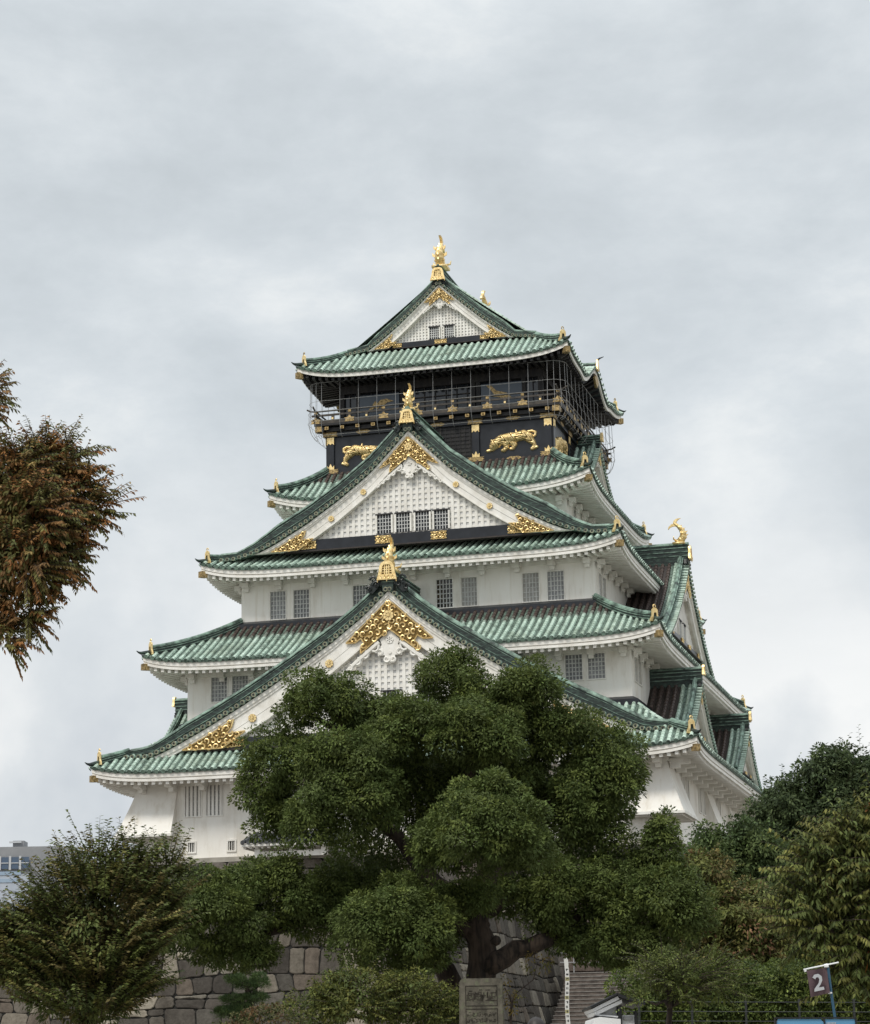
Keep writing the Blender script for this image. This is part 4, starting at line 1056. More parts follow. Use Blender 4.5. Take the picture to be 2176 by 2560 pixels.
def set_cols(me, cols):
    ca = me.color_attributes.new('Col', 'FLOAT_COLOR', 'POINT'); a = np.ones((len(me.vertices), 4), dtype=np.float32); a[:, :3] = cols
    ca.data.foreach_set('color', a.ravel())
def masonry(name, faces, cap=None, seed=1, cw=1.3, ch=1.05, palette=None, parent=None, depth=0.09):
    """faces: list of (fn(u,h)->3D, length, height, out vector fn). Irregular dressed boulders over a dark joint bed."""
    r0 = random.Random(seed); V, F, Mi, Cc = [], [], [], []
    pal = palette or [(0.15, 0.135, 0.12), (0.20, 0.18, 0.16), (0.11, 0.10, 0.092), (0.18, 0.15, 0.13), (0.25, 0.23, 0.20), (0.09, 0.082, 0.076)]
    for fn, Ln, Ht, nrm in faces:
        # joint bed
        nu, nh = max(2, int(Ln/3)), max(4, int(Ht/1.2)); o = len(V)
        for i in range(nu+1):
            for j in range(nh+1):
                V.append(fn(Ln*i/nu, Ht*j/nh, 0.0)); Cc.append((0.01, 0.01, 0.009))
        for i in range(nu):
            for j in range(nh): q = o+i*(nh+1)+j; F.append((q, q+nh+1, q+nh+2, q+1)); Mi.append(1)
        # courses as wavy lines
        hs = [0.0]
        while hs[-1] < Ht-ch*0.7: hs.append(hs[-1]+ch*r0.uniform(0.75, 1.3))
        hs[-1] = Ht if Ht-hs[-1] < ch*0.7 else hs[-1]
        if hs[-1] < Ht: hs.append(Ht)
        wv = [[r0.uniform(-1, 1) for _ in range(64)] for _ in hs]
        def H(i, u):
            if i == 0 or i == len(hs)-1: return hs[i]
            t = u/1.7; a = int(t) % 63; f = t-int(t); return hs[i]+0.16*ch*(wv[i][a]*(1-f)+wv[i][a+1]*f)
        for i in range(len(hs)-1):
            u = 0.0; skew = r0.uniform(-0.08, 0.08); su = 0.0
            while u < Ln-0.05:
                w = cw*r0.uniform(0.6, 1.55); 
                if Ln-(u+w) < cw*0.5: w = Ln-u
                su2 = r0.uniform(-0.14, 0.14)*cw if u+w < Ln-0.01 else 0.0
                quad = [(u-su, H(i, u)), (u+w-su2, H(i, u+w)), (u+w+su2, H(i+1, u+w)), (u+su, H(i+1, u))]
                subs = [quad]
                if r0.random() < 0.16:      # a small wedge stone on top
                    f = r0.uniform(0.62, 0.8); l = lambda p, q, f: (p[0]+(q[0]-p[0])*f, p[1]+(q[1]-p[1])*f)
                    a_, b_ = l(quad[0], quad[3], f), l(quad[1], quad[2], f*r0.uniform(0.92, 1.08)); subs = [[quad[0], quad[1], b_, a_], [a_, b_, quad[2], quad[3]]]
                for q in subs:
                    cx_ = sum(p[0] for p in q)/4; cy_ = sum(p[1] for p in q)/4
                    ring = []
                    for a_, b_ in zip(q, q[1:]+q[:1]):      # cut the corners a little
                        dx, dy = b_[0]-a_[0], b_[1]-a_[1]; L = math.hypot(dx, dy)+1e-6; c = min(0.25, r0.uniform(0.06, 0.16)/L)
                        ring += [(a_[0]+dx*c, a_[1]+dy*c), (a_[0]+dx*0.5+r0.uniform(-.03, .03), a_[1]+dy*0.5+r0.uniform(-.03, .03)), (b_[0]-dx*c, b_[1]-dy*c)]
                    dp = depth*r0.uniform(0.6, 1.2); o = len(V); base = pal[r0.randrange(len(pal))]; g = r0.uniform(0.75, 1.2); base = tuple(x*g for x in base)
                    gap = 0.022
                    for ins, dd in ((gap, 0.0), (gap+0.006, dp*0.7), (gap+0.04, dp)):
                        for (x, y) in ring:
                            vx, vy = cx_-x, cy_-y; L = math.hypot(vx, vy)+1e-6
                            V.append(fn(x+vx/L*ins, y+vy/L*ins, dd)); Cc.append(base)
                    n = len(ring); V.append(fn(cx_, cy_, dp*1.25)); Cc.append(base)
                    for lv in range(2):
                        for a_ in range(n): F.append((o+lv*n+a_, o+lv*n+(a_+1) % n, o+(lv+1)*n+(a_+1) % n, o+(lv+1)*n+a_)); Mi.append(0)
                    for a_ in range(n): F.append((o+2*n+a_, o+2*n+(a_+1) % n, o+3*n)); Mi.append(0)
                u += w; su = su2
    if cap:
        o = len(V); V += [tuple(p) for p in cap]; Cc += [(0.2, 0.18, 0.16)]*len(cap); F.append(tuple(range(o, o+len(cap)))); Mi.append(0)
    me = bpy.data.meshes.new(name); me.from_pydata([tuple(map(float, p)) for p in V], [], F); me.materials.append(MATS['stone']); me.materials.append(MATS['joint'])
    me.polygons.foreach_set('material_index', Mi); set_cols(me, np.array(Cc, dtype=np.float32)); me.update()
    o = bpy.data.objects.new(name, me); col.objects.link(o)
    return o
def batter_faces(x0, x1, y0, y1, zt, zb, out, sides=(0, 1, 2, 3), pw=1.7):
    """rect top x0..x1,y0..y1 at zt; curved batter flaring by `out` at zb"""
    H = zt-zb; fs = []
    for k in sides:
        if k == 0: A, B_, n = (x0, y0), (x1, y0), (0, -1)
        if k == 1: A, B_, n = (x1, y0), (x1, y1), (1, 0)
        if k == 2: A, B_, n = (x1, y1), (x0, y1), (0, 1)
        if k == 3: A, B_, n = (x0, y1), (x0, y0), (-1, 0)
        Ln = math.hypot(B_[0]-A[0], B_[1]-A[1]); e = ((B_[0]-A[0])/Ln, (B_[1]-A[1])/Ln)
        def fn(u, h, d, A=A, e=e, n=n, Ln=Ln):
            o = out*max(0.0, 1-h/H)**pw; f = 2*u/Ln-1; uu = u+f*o
            return (A[0]+e[0]*uu+n[0]*(o+d), A[1]+e[1]*uu+n[1]*(o+d), zb+h)
        fs.append((fn, Ln, H, n))
    return fs
def gzc(x, y): return gz(x, y)-0.3
sb = masonry('boulder_wall', batter_faces(-16.1, 16.1, -18.55, 18.55, 13.36, 0.9, 5.2), [(-16.1, -18.55, 13.36), (16.1, -18.55, 13.36), (16.1, 18.55, 13.36), (-16.1, 18.55, 13.36)], 3, 1.25, 1.0)
tag(sb, 'tall sloping boulder base directly under the white castle walls', 'stone wall')
cb_ = MB(); cb_.box((-16.15, -18.6, 13.365), (16.15, 18.6, 13.648), 'base_course'); cb_.build('base_course', KEEP)
fb_ = masonry('retaining_wall', batter_faces(-46, 10.2, -47.5, -24, 8.9, 0.7, 1.9, (0, 1), 1.4), [(-46, -47.5, 8.9), (10.2, -47.5, 8.9), (10.2, -24, 8.9), (-46, -24, 8.9)], 8, 0.98, 0.85,
              palette=[(0.115, 0.102, 0.086), (0.165, 0.146, 0.12), (0.082, 0.073, 0.063), (0.13, 0.108, 0.088), (0.30, 0.27, 0.22), (0.068, 0.060, 0.052), (0.10, 0.092, 0.080), (0.18, 0.165, 0.14)])
tag(fb_, 'lower stone block wall of large boulders behind the trees, left of the stairs', 'stone wall')
bw_ = masonry('stair_back_wall', batter_faces(11.4, 30, -25, -23.5, 12, 0.7, 0.6, (0,), 1.2), None, 21, 2.3, 1.9, palette=[(0.12, 0.095, 0.082), (0.16, 0.125, 0.105), (0.10, 0.085, 0.075), (0.19, 0.16, 0.14)])
tag(bw_, 'brown block wall at the head of the stone stairs', 'stone wall')
# stairs
st = MB(); nst = 26; rise = 0.20; tread = 0.34
for i in range(nst):
    z = 1.0+rise*i; y = -26.5-tread*(nst-i)
    st.box((11.7, y, 0.6), (21.5, y+tread+0.002*0, z+rise-0.05), 'step_stone'); st.box((11.69, y-0.03, z+rise-0.048), (21.51, y+tread+0.05, z+rise), 'step_edge')
st.box((11.7, -26.5, 0.6), (21.5, -24.4, 1.0+rise*nst), 'step_stone')
o = st.build('stone_stairs'); tag(o, 'wide stone stairs rising to a landing beside the boulder wall', 'stairs')
rl = MB(); zt = 1.0+rise*nst
for x in (11.9, 14.2, 16.5, 18.8): rl.tube([(x, -26.3, zt), (x, -26.3, zt+0.95)], 0.035, 'steel', 6)
rl.tube([(11.2, -26.35, zt+1.02), (14.0, -26.3, zt+0.93), (19.0, -26.3, zt+0.9)], 0.045, 'steel', 6); rl.tube([(11.2, -26.35, zt+0.55), (14.0, -26.3, zt+0.48), (19.0, -26.3, zt+0.42)], 0.022, 'steel', 6)
for x in (17.0, 17.9): rl.tube([(x, -26.3, zt+0.9), (x-0.5, -30.0, zt-1.2), (x-1.0, -33.5, zt-3.3)], 0.035, 'steel', 6)
tag(rl.build('handrail'), 'thin steel handrail at the top of the stone stairs', 'handrail')
# small tiled porch on the stone base
pe = empty('porch', (-6.5, -18.6, 13.65)); tag(pe, 'small tiled porch against the foot of the white wall, half hidden by the tree', 'porch')
pm = MB()
for j in range(16):
    x = -8.3+0.36*j; rib(pm, [(x, -20.9, 14.20), (x, -19.8, 14.5), (x, -18.35, 14.95)], (1, 0, 0), 0.12, rnd.random(), 0.3)
pm.grid([[(-8.5, -20.85, 14.15), (-2.7, -20.85, 14.15)], [(-8.5, -18.35, 14.9), (-2.7, -18.35, 14.9)]], 'copper_pan', [[(0.5, 0)]*2]*2)
pm.mats = ['grey_tile' for _ in pm.mats]; pm.build('roof', pe)
pm = MB(); pm.box((-8.45, -20.8, 13.98), (-2.75, -20.6, 14.12), 'white_trim')
for j in range(16): pm.box((-8.36+0.36*j, -20.6, 13.86), (-8.2+0.36*j, -18.6, 13.978), 'white_trim')
pm.build('eave_board', pe)
for x in (-7.6, -5.6, -3.6):
    pm = MB(); pm.box((x-0.16, -20.4, 13.37), (x+0.16, -20.1, 13.85), 'white_trim'); pm.build('post', pe)
pm = MB(); pm.box((-7.44, -20.3, 13.38), (-3.76, -20.2, 13.7), 'plaster'); pm.build('panel', pe)

# ------------------------------------------------------------------ far building
be = empty('office_building', tuple(W(60, 2667, 330)))
tag(be, 'distant grey office block with a row of square windows', 'building')
o0 = W(0, 2667, 330); rgt = CR*np.array([1, 1, 0]); rgt /= np.linalg.norm(rgt); fwd = np.array([math.sin(YAW), math.cos(YAW), 0])
bf = lambda u, o, z: tuple(o0+rgt*u+fwd*o+np.array([0, 0, z-o0[2]]))
m = 330/FPX
pm = MB(); pm.box((-30, 0.0, 0), (165*m, 24, 1.6+(2667-2117)*m), 'far_concrete', bf)
pm.box((-30, -0.25, 0), (60*m, -0.004, 1.6+(2667-2185)*m), 'far_pale', bf)
pm.build('wall', be)
pm = MB(); pm.box((8*m, 3, 1.6+550*m), (36*m, 6, 1.6+570*m), 'far_concrete', bf); pm.box((0*m, 2.6, 1.6+564*m), (30*m, 2.9, 1.6+568*m), 'far_frame', bf); pm.build('roof_unit', be)
for i in range(12):
    x = (62-30*i)*m; w_ = 25*m
    if i == 0: x = 37*m+0*m
    else: x = 37*m-(24+ 23)*m*0-(i)*25*m
    pm = MB(); z1 = 1.6+(2667-2143)*m; z0_ = 1.6+(2667-2172)*m
    pm.box((x+0.2, -0.30, z0_), (x+24*m-0.1, -0.26, z1), 'far_glass', bf)
    pm.box((x-0.1, -0.42, z0_-0.15), (x+0.2, -0.31, z1+0.15), 'far_frame', bf); pm.box((x+0.2, -0.40, (z0_+z1)/2-0.06), (x+24*m-0.1, -0.31, (z0_+z1)/2+0.06), 'far_frame', bf)
    pm.build('window', be)
pm = MB()
for z in (1.6+(2667-2187)*m, 1.6+(2667-2205)*m): pm.box((-30, -0.34, z), (40*m, -0.256, z+0.5), 'far_blue', bf)
pm.build('blue_band', be)

# ------------------------------------------------------------------ foliage
def foliage(name, lobes, parent=None, tuft=0.32, dens=1.0, leaves=70, ll=0.11, lw=0.05, droop=0.25, pal=((0.05, 0.085, 0.025),), var=0.35, inner=0.35, seed=1, mat='leaf', flat=1.0, twigs=0.0, tipcol=None, tipf=0.0, cup=0.0, keep_low=0.25):
    g = np.random.default_rng(seed); TC, TR, TN, TK = [], [], [], []
    for (c, r) in lobes:
        c = np.array(c, float); r = np.array(r if hasattr(r, '__len__') else (r, r, r), float)
        area = 4*math.pi*((r[0]*r[1])**1.6/3+(r[0]*r[2])**1.6/3+(r[1]*r[2])**1.6/3)**(1/1.6)
        n = int(area/(tuft*tuft*1.9)*dens)
        d = g.normal(size=(n, 3)); d /= np.linalg.norm(d, axis=1)[:, None]
        keep = g.random(n) < np.where(d[:, 2] < -0.3, keep_low+0.35, 1.0); d = d[keep]; n = len(d)
        # lumpy radius
        ph = g.random((6, 3))*6.28; fr = g.normal(size=(6, 3))*3.2
        lump = sum(np.sin(d@fr[i]+ph[i, 0]) for i in range(6))/6
        rad = 0.93+0.20*lump+g.normal(size=n)*0.065
        TC.append(c+d*r*rad[:, None]); TR.append(tuft*g.uniform(0.6, 1.25, n)); TN.append(d); TK.append(np.ones(n))
        ni = int(n*inner); di = g.normal(size=(ni, 3)); di /= np.linalg.norm(di, axis=1)[:, None]
        TC.append(c+di*r*(g.random(ni)**0.5*0.85)[:, None]); TR.append(tuft*g.uniform(0.8, 1.5, ni)); TN.append(di); TK.append(np.zeros(ni))
    TC, TR, TN, TK = np.concatenate(TC), np.concatenate(TR), np.concatenate(TN), np.concatenate(TK)
    nT = len(TC); pal = np.array(pal); ck = g.integers(0, len(pal), nT)
    tb = np.exp(g.normal(size=nT)*var*0.5); lmul = leaves
    if twigs: 
        pass
    idx = np.repeat(np.arange(nT), lmul); n = len(idx)
    d = g.normal(size=(n, 3)); d[:, 2] += 0.45; d += TN[idx]*0.9; d /= np.linalg.norm(d, axis=1)[:, None]
    rr = TR[idx]*(0.55+0.5*g.random(n)**0.6)
    P = TC[idx]+d*rr[:, None]*np.array([1, 1, 0.8*flat])
    # leaf axis: outwards and hanging; blade normal: mostly up
    ax_ = d+g.normal(size=(n, 3))*0.55; ax_[:, 2] -= droop*2; ax_ /= np.linalg.norm(ax_, axis=1)[:, None]
    nn = np.array([0, 0, 0.5])+TN[idx]*(TK[idx]*0.9)[:, None]+d*0.6+g.normal(size=(n, 3))*0.28; sd = np.cross(nn, ax_); sd /= (np.linalg.norm(sd, axis=1)[:, None]+1e-6)
    L = ll*g.uniform(0.65, 1.25, n); Wd = lw*g.uniform(0.7, 1.2, n)
    nrm = np.cross(ax_, sd)
    A = P; B = P+ax_*(L*0.45)[:, None]+sd*(Wd*0.5)[:, None]-nrm*(L*0.05)[:, None]; C = P+ax_*L[:, None]-np.array([0, 0, 1])*(L*0.12)[:, None]; D = P+ax_*(L*0.45)[:, None]-sd*(Wd*0.5)[:, None]-nrm*(L*0.05)[:, None]
    V = np.stack([A, B, C, D], 1).reshape(-1, 3)
    cl = pal[ck[idx]]*(tb[idx]*np.exp(g.normal(size=n)*var*0.45))[:, None]
    if tipcol is not None:
        tm = (g.random(nT) < tipf)[idx] & (g.random(n) < 0.75); cl[tm] = np.array(tipcol)*np.exp(g.normal(size=(tm.sum(), 1))*0.25)
    me = bpy.data.meshes.new(name); me.vertices.add(4*n); me.vertices.foreach_set('co', V.astype(np.float32).ravel())
    me.loops.add(4*n); me.loops.foreach_set('vertex_index', np.arange(4*n, dtype=np.int32)); me.polygons.add(n)
    me.polygons.foreach_set('loop_start', np.arange(0, 4*n, 4, dtype=np.int32)); me.polygons.foreach_set('loop_total', np.full(n, 4, dtype=np.int32))
    me.update(calc_edges=True); set_cols(me, np.repeat(np.clip(cl, 0, 1), 4, axis=0).astype(np.float32)); me.materials.append(MATS[mat])
    o = bpy.data.objects.new(name, me); col.objects.link(o)
    if parent: o.parent = parent; o.matrix_parent_inverse = Matrix.Translation(-world_loc(parent))
    return o
def sprays(name, starts, parent, seed=1, length=0.9, nl=22, ll=0.10, lw=0.035, pal=((0.1, 0.1, 0.03),), droop=0.5, var=0.3, bend=-0.25):
    """leafy twigs: starts = list of (point, direction)"""
    g = np.random.default_rng(seed); V, Cc, tw = [], [], MB(); pal = np.array(pal)
    for p, d in starts:
        p = np.array(p, float); d = np.array(d, float); d /= np.linalg.norm(d); Ls = length*g.uniform(0.6, 1.3); pts = [p]
        c0 = pal[g.integers(0, len(pal))]*math.exp(g.normal()*var*0.5)
        for i in range(5): d = d+np.array([0, 0, bend*0.25])+g.normal(size=3)*0.05; d /= np.linalg.norm(d); pts.append(pts[-1]+d*Ls/5)
        tw.tube(pts, [0.007, 0.006, 0.005, 0.004, 0.003, 0.002], 'bark', 3, cap=False)
        n = int(nl*g.uniform(0.7, 1.3))
        for j in range(n):
            f = (j+0.5)/n*5; i = min(4, int(f)); q = pts[i]+(pts[i+1]-pts[i])*(f-i); dd = pts[i+1]-pts[i]; dd /= np.linalg.norm(dd)
            sidev = np.cross(dd, [0, 0, 1]); sidev /= (np.linalg.norm(sidev)+1e-6); s = 1 if j % 2 else -1
            a = dd*0.7+sidev*s*0.8+np.array([0, 0, -droop])+g.normal(size=3)*0.2; a /= np.linalg.norm(a)
            sd = np.cross(np.array([0, 0, 1.0])+g.normal(size=3)*0.35, a); sd /= (np.linalg.norm(sd)+1e-6); L = ll*g.uniform(0.7, 1.2)*(1-0.3*f/5); w_ = lw*g.uniform(0.8, 1.2)
            V += [q, q+a*L*0.45+sd*w_*0.5, q+a*L-np.array([0, 0, L*0.15]), q+a*L*0.45-sd*w_*0.5]; Cc += [c0*math.exp(g.normal()*var*0.5)]*4
    n = len(V)//4; me = bpy.data.meshes.new(name); me.from_pydata([tuple(map(float, v)) for v in V], [], [(4*i, 4*i+1, 4*i+2, 4*i+3) for i in range(n)])
    set_cols(me, np.clip(np.array(Cc), 0, 1).astype(np.float32)); me.materials.append(MATS['leaf'])
    o = bpy.data.objects.new(name, me); col.objects.link(o)
    if parent: o.parent = parent; o.matrix_parent_inverse = Matrix.Translation(-world_loc(parent))
    t_ = tw.build('twigs', parent); return o
def lobe(px, py, rx, ry, d, dr=None):
    m_ = d/FPX*1.02; return (W(px, py, d), (rx*m_, (dr or (rx+ry)/2)*m_, ry*m_))
def tree(name, label, cat, base, group=None):
    e = empty(name, tuple(map(float, base))); tag(e, label, cat, group); return e
def limb(mb, pts, r0_, r1_, wob=0.06, n=8, seed=0):
    g = np.random.default_rng(seed); P = [np.array(p, float) for p in pts]; out = []
    for a, b_ in zip(P, P[1:]):
        for f in (0, 0.33, 0.66): out.append(a+(b_-a)*f+g.normal(size=3)*wob*(0.3 if f == 0 else 1)*np.array([1, 1, 0.5]))
    out.append(P[-1]); L = len(out); mb.tube(out, [r0_+(r1_-r0_)*(i/(L-1)) for i in range(L)], 'bark', n)
def gpt(px, d): 
    p = W(px, 2600, d); return np.array([p[0], p[1], gz(p[0], p[1])-0.05])

# 1. the big camphor tree in front of the keep
D0 = 47.0
GR = [(0.102, 0.134, 0.037), (0.083, 0.114, 0.033), (0.125, 0.154, 0.040), (0.092, 0.118, 0.037)]
big = tree('camphor_tree', 'large dark green broadleaf tree with rounded clumps in front of the castle', 'tree', gpt(1203, D0))
LB = [(805, 1755, 118, 92, 0.3), (700, 1945, 112, 150, 0.4), (860, 1985, 150, 175, -0.8), (1122, 1715, 90, 100, 0.6), (1040, 1830, 135, 110, 0.0),
      (1320, 1770, 118, 120, 0.3), (1415, 1850, 118, 108, 0.6), (1184, 1850, 150, 110, -0.4), (1505, 1970, 135, 158, 0.9), (1203, 2090, 175, 135, -2.4), (1215, 1985, 75, 75, -2.4), (1090, 2130, 80, 90, -2.0), (1330, 2130, 75, 85, -2.1),
      (540, 2300, 160, 132, -0.5), (580, 2385, 115, 60, -0.2), (690, 2240, 110, 110, -0.3), (800, 2280, 105, 110, 0.2), (965, 2335, 178, 152, -1.9), (1000, 2240, 75, 70, -1.9), (1060, 2380, 75, 80, -1.6),
      (1460, 2265, 170, 135, 0.7), (1645, 2290, 150, 142, 0.2), (1560, 2370, 120, 75, 0.3), (1490, 2365, 110, 60, 0.6), (1370, 2310, 70, 50, 0.2), (1560, 2400, 70, 36, 0.5), (1680, 2230, 70, 90, 0.3), (1650, 2120, 55, 100, 0.2), (1560, 2180, 110, 90, 0.9), (960, 2130, 170, 150, 2.0), (1180, 1980, 200, 130, 2.4), (1400, 2090, 150, 110, 2.2), (1280, 2230, 130, 90, 1.8), (940, 1900, 150, 120, 1.8), (900, 2240, 130, 90, 1.2), (1150, 2255, 120, 60, -0.5), (1260, 2225, 60, 40, 0.0), (1110, 2330, 60, 70, 0.5), (905, 1815, 85, 70, 0.8), (1235, 1765, 110, 88, 0.5), (975, 1785, 80, 62, 0.6), (700, 2055, 100, 62, 0.3), (1480, 2060, 110, 90, 0.7), (620, 2200, 90, 60, 0.3), (1240, 1960, 160, 100, 1.2), (1050, 1990, 120, 110, 1.0), (1330, 2010, 110, 90, 1.4)]
gL = random.Random(5); lobes = []
for px, py, rx, ry, dz_ in LB:
    lobes.append(lobe(px, py, (rx-26)*0.86, (ry-24)*0.86, D0+dz_))
    if dz_ < 1.5:
        for _ in range(13):     # billows on the outside of each clump
            a = gL.uniform(-0.6, math.pi+0.6); f = gL.uniform(0.35, 0.98); q = gL.uniform(0.22, 0.42)
            lobes.append(lobe(px+(rx-26)*f*math.cos(a), py-(ry-24)*f*math.sin(a), rx*q*0.9, ry*q*0.72, D0+dz_-math.sqrt(max(0, 1-f*f))*rx*D0/FPX*0.85+gL.uniform(-0.15, 0.25)))
foliage('crown', lobes, big, tuft=0.20, dens=0.86, leaves=62, ll=0.082, lw=0.038, droop=0.14, pal=GR, var=0.28, inner=0.65, seed=21, keep_low=0.5)
tk = MB()
limb(tk, [gpt(1200, D0), W(1203, 2470, D0), W(1208, 2380, D0), W(1190, 2290, D0)], 0.33, 0.27, 0.02, 14, 1)
limb(tk, [W(1195, 2320, D0), W(1225, 2220, D0-0.3), W(1215, 2100, D0-0.6), W(1180, 1950, D0), W(1150, 1800, D0)], 0.26, 0.08, 0.08, 10, 2)
limb(tk, [W(1180, 2330, D0), W(1130, 2240, D0+0.3), W(1020, 2130, D0+0.4), W(900, 2020, D0), W(800, 1860, D0)], 0.24, 0.06, 0.10, 10, 3)
limb(tk, [W(1215, 2420, D0-0.1), W(1290, 2375, D0), W(1370, 2350, D0), W(1440, 2290, D0+0.3), W(1560, 2240, D0+0.4)], 0.23, 0.08, 0.05, 10, 4)
limb(tk, [W(1225, 2270, D0), W(1300, 2120, D0+0.5), W(1400, 1980, D0+0.6), W(1450, 1880, D0+0.6)], 0.24, 0.08, 0.08, 8, 5)
limb(tk, [W(1150, 2300, D0), W(1000, 2270, D0), W(800, 2290, D0), W(640, 2350, D0-0.2), W(540, 2330, D0-0.3)], 0.22, 0.06, 0.08, 8, 6)
limb(tk, [gpt(1165, D0+1.2), W(1140, 2480, D0+1.2), W(1100, 2400, D0+1.0), W(1050, 2330, D0)], 0.30, 0.16, 0.05, 9, 7)
limb(tk, [W(880, 1900, D0+0.2), W(850, 1830, D0), W(830, 1740, D0)], 0.12, 0.04, 0.05, 6, 8)
limb(tk, [W(850, 1830, D0), W(780, 1790, D0), W(740, 1740, D0)], 0.08, 0.03, 0.05, 6, 9)
tk.tube([W(1240, 2352, D0-0.42), W(1242, 2352, D0-0.58)], [0.11, 0.09], 'bark', 8)
tk.build('trunk', big, True)

# 2. bushy olive and bronze tree at left
D1 = 37.0
OL = [(0.135, 0.155, 0.048), (0.11, 0.135, 0.042), (0.165, 0.14, 0.052), (0.12, 0.145, 0.045), (0.09, 0.115, 0.04), (0.17, 0.14, 0.055)]
t1 = tree('elm_tree', 'bushy olive and bronze leaved tree at the left edge, in front of the stone wall', 'tree', gpt(215, D1))
LB = [(230, 2330, 170, 170, 0), (85, 2385, 115, 110, 0.3), (340, 2290, 98, 108, 0.2), (245, 2180, 65, 65, 0), (415, 2210, 42, 75, 0.1), (150, 2255, 45, 50, 0), (330, 2190, 60, 60, 0), (215, 2470, 150, 95, 0), (60, 2410, 90, 75, 0.3), (20, 2370, 60, 50, 0), (280, 2450, 100, 85, 0.2), (-60, 2390, 120, 75, 0.4)]
lobes = [lobe(px, py, rx*0.86, ry*0.86, D1+z_) for px, py, rx, ry, z_ in LB]
foliage('crown', lobes, t1, tuft=0.22, dens=0.85, leaves=40, ll=0.095, lw=0.040, droop=0.35, pal=OL, var=0.4, inner=0.6, seed=31, keep_low=0.7)
g5 = np.random.default_rng(77); S = []
for px, py, rx, ry, z_ in LB:
    n = int(rx*ry/80)
    for _ in range(n):
        a = g5.uniform(0, 2*math.pi); rr = math.sqrt(g5.uniform(0.3, 1.0)); b_ = g5.uniform(-1, 0.4)
        p = W(px+rx*rr*math.cos(a)*0.9, py-ry*rr*math.sin(a)*0.9, D1+z_-(1-rr*rr)**0.5*rx*0.0064)
        S.append((p, rgt*math.cos(a)*0.8*rr+np.array([0, 0, 0.35+0.7*max(0, math.sin(a))*rr])-fwd*g5.uniform(0, 0.8)))
sprays('sprays', S, t1, 5, 0.62, 26, 0.11, 0.046, OL+[(0.16, 0.15, 0.045), (0.13, 0.155, 0.045)], 0.35, 0.35, -0.1)
tk = MB(); limb(tk, [gpt(215, D1), W(225, 2480, D1), W(240, 2330, D1), W(260, 2180, D1)], 0.20, 0.04, 0.05, 8, 1)
limb(tk, [W(225, 2480, D1), W(330, 2360, D1), W(420, 2210, D1)], 0.12, 0.02, 0.05, 6, 2); limb(tk, [W(225, 2480, D1), W(120, 2360, D1), W(130, 2210, D1)], 0.12, 0.02, 0.05, 6, 3)
tk.build('trunk', t1, True)

# 3. reddish tree entering from the upper left, close to the camera
D2 = 24.0
RD = [(0.27, 0.145, 0.056), (0.22, 0.16, 0.060), (0.15, 0.145, 0.052), (0.31, 0.15, 0.056), (0.12, 0.13, 0.048), (0.21, 0.125, 0.056), (0.16, 0.15, 0.05)]
t2 = tree('zelkova_tree', 'autumn red-brown tree reaching in from the upper left edge', 'tree', gpt(-520, D2))
LB = [(20, 1195, 105, 78, 0), (95, 1165, 78, 62, 0.2), (165, 1150, 52, 42, 0.1), (50, 1290, 120, 75, -0.2), (175, 1225, 52, 48, 0.1), (205, 1285, 36, 28, 0), (245, 1272, 26, 17, 0), (150, 1335, 62, 36, 0), (35, 1400, 110, 70, -0.2), (150, 1395, 48, 30, 0.1), (100, 1450, 52, 36, 0), (45, 1520, 66, 50, 0), (5, 1590, 52, 42, 0),
      (-120, 1250, 150, 150, 0.4), (-150, 1450, 150, 140, 0.4), (-350, 1350, 220, 220, 0.6), (-300, 1100, 220, 180, 0.5), (-560, 1300, 220, 260, 0.8), (-160, 1090, 110, 100, 0.3), (-60, 990, 42, 70, 0.1), (60, 1340, 110, 90, 0.3), (90, 1240, 90, 80, 0.4)]
lobes = [lobe(px, py, rx*0.88, ry*0.88, D2+z_) for px, py, rx, ry, z_ in LB]
foliage('crown', lobes, t2, tuft=0.13, dens=1.0, leaves=40, ll=0.072, lw=0.026, droop=0.5, pal=RD, var=0.35, inner=0.55, seed=41, keep_low=0.8)
S = []
for px, py, rx, ry, z_ in LB:
    if px < -200: continue
    for _ in range(int(rx*ry/90)+8):
        a = g5.uniform(-1.2, 1.9); rr = math.sqrt(g5.uniform(0.25, 1.0))
        p = W(px+rx*rr*math.cos(a)*0.9, py-ry*rr*math.sin(a)*0.9, D2+z_-(1-rr*rr)**0.5*rx*0.0041)
        S.append((p, rgt*(math.cos(a)*rr+g5.uniform(-0.5, 0.6))+np.array([0, 0, 0.7*math.sin(a)*rr+g5.uniform(-0.35, 0.4)])-fwd*g5.uniform(-0.1, 0.8)))
sprays('sprays', S, t2, 6, 0.34, 22, 0.080, 0.027, RD, 0.6, 0.35, -0.2)
tk = MB(); c0 = W(-520, 1700, D2+0.8)
limb(tk, [gpt(-520, D2+0.8), c0, W(-480, 1450, D2+0.8), W(-400, 1200, D2+0.6)], 0.30, 0.08, 0.05, 10, 1)
for i, (px, py) in enumerate([(150, 1180), (230, 1290), (160, 1400), (40, 1560), (-30, 1050)]):
    limb(tk, [W(-480, 1480-20*i, D2+0.8), W(-230, (py+1450)/2, D2+0.3), W(px*0.3-40, py+30, D2), W(px, py, D2)], 0.10, 0.012, 0.04, 6, 10+i)
tk.build('trunk', t2, True)

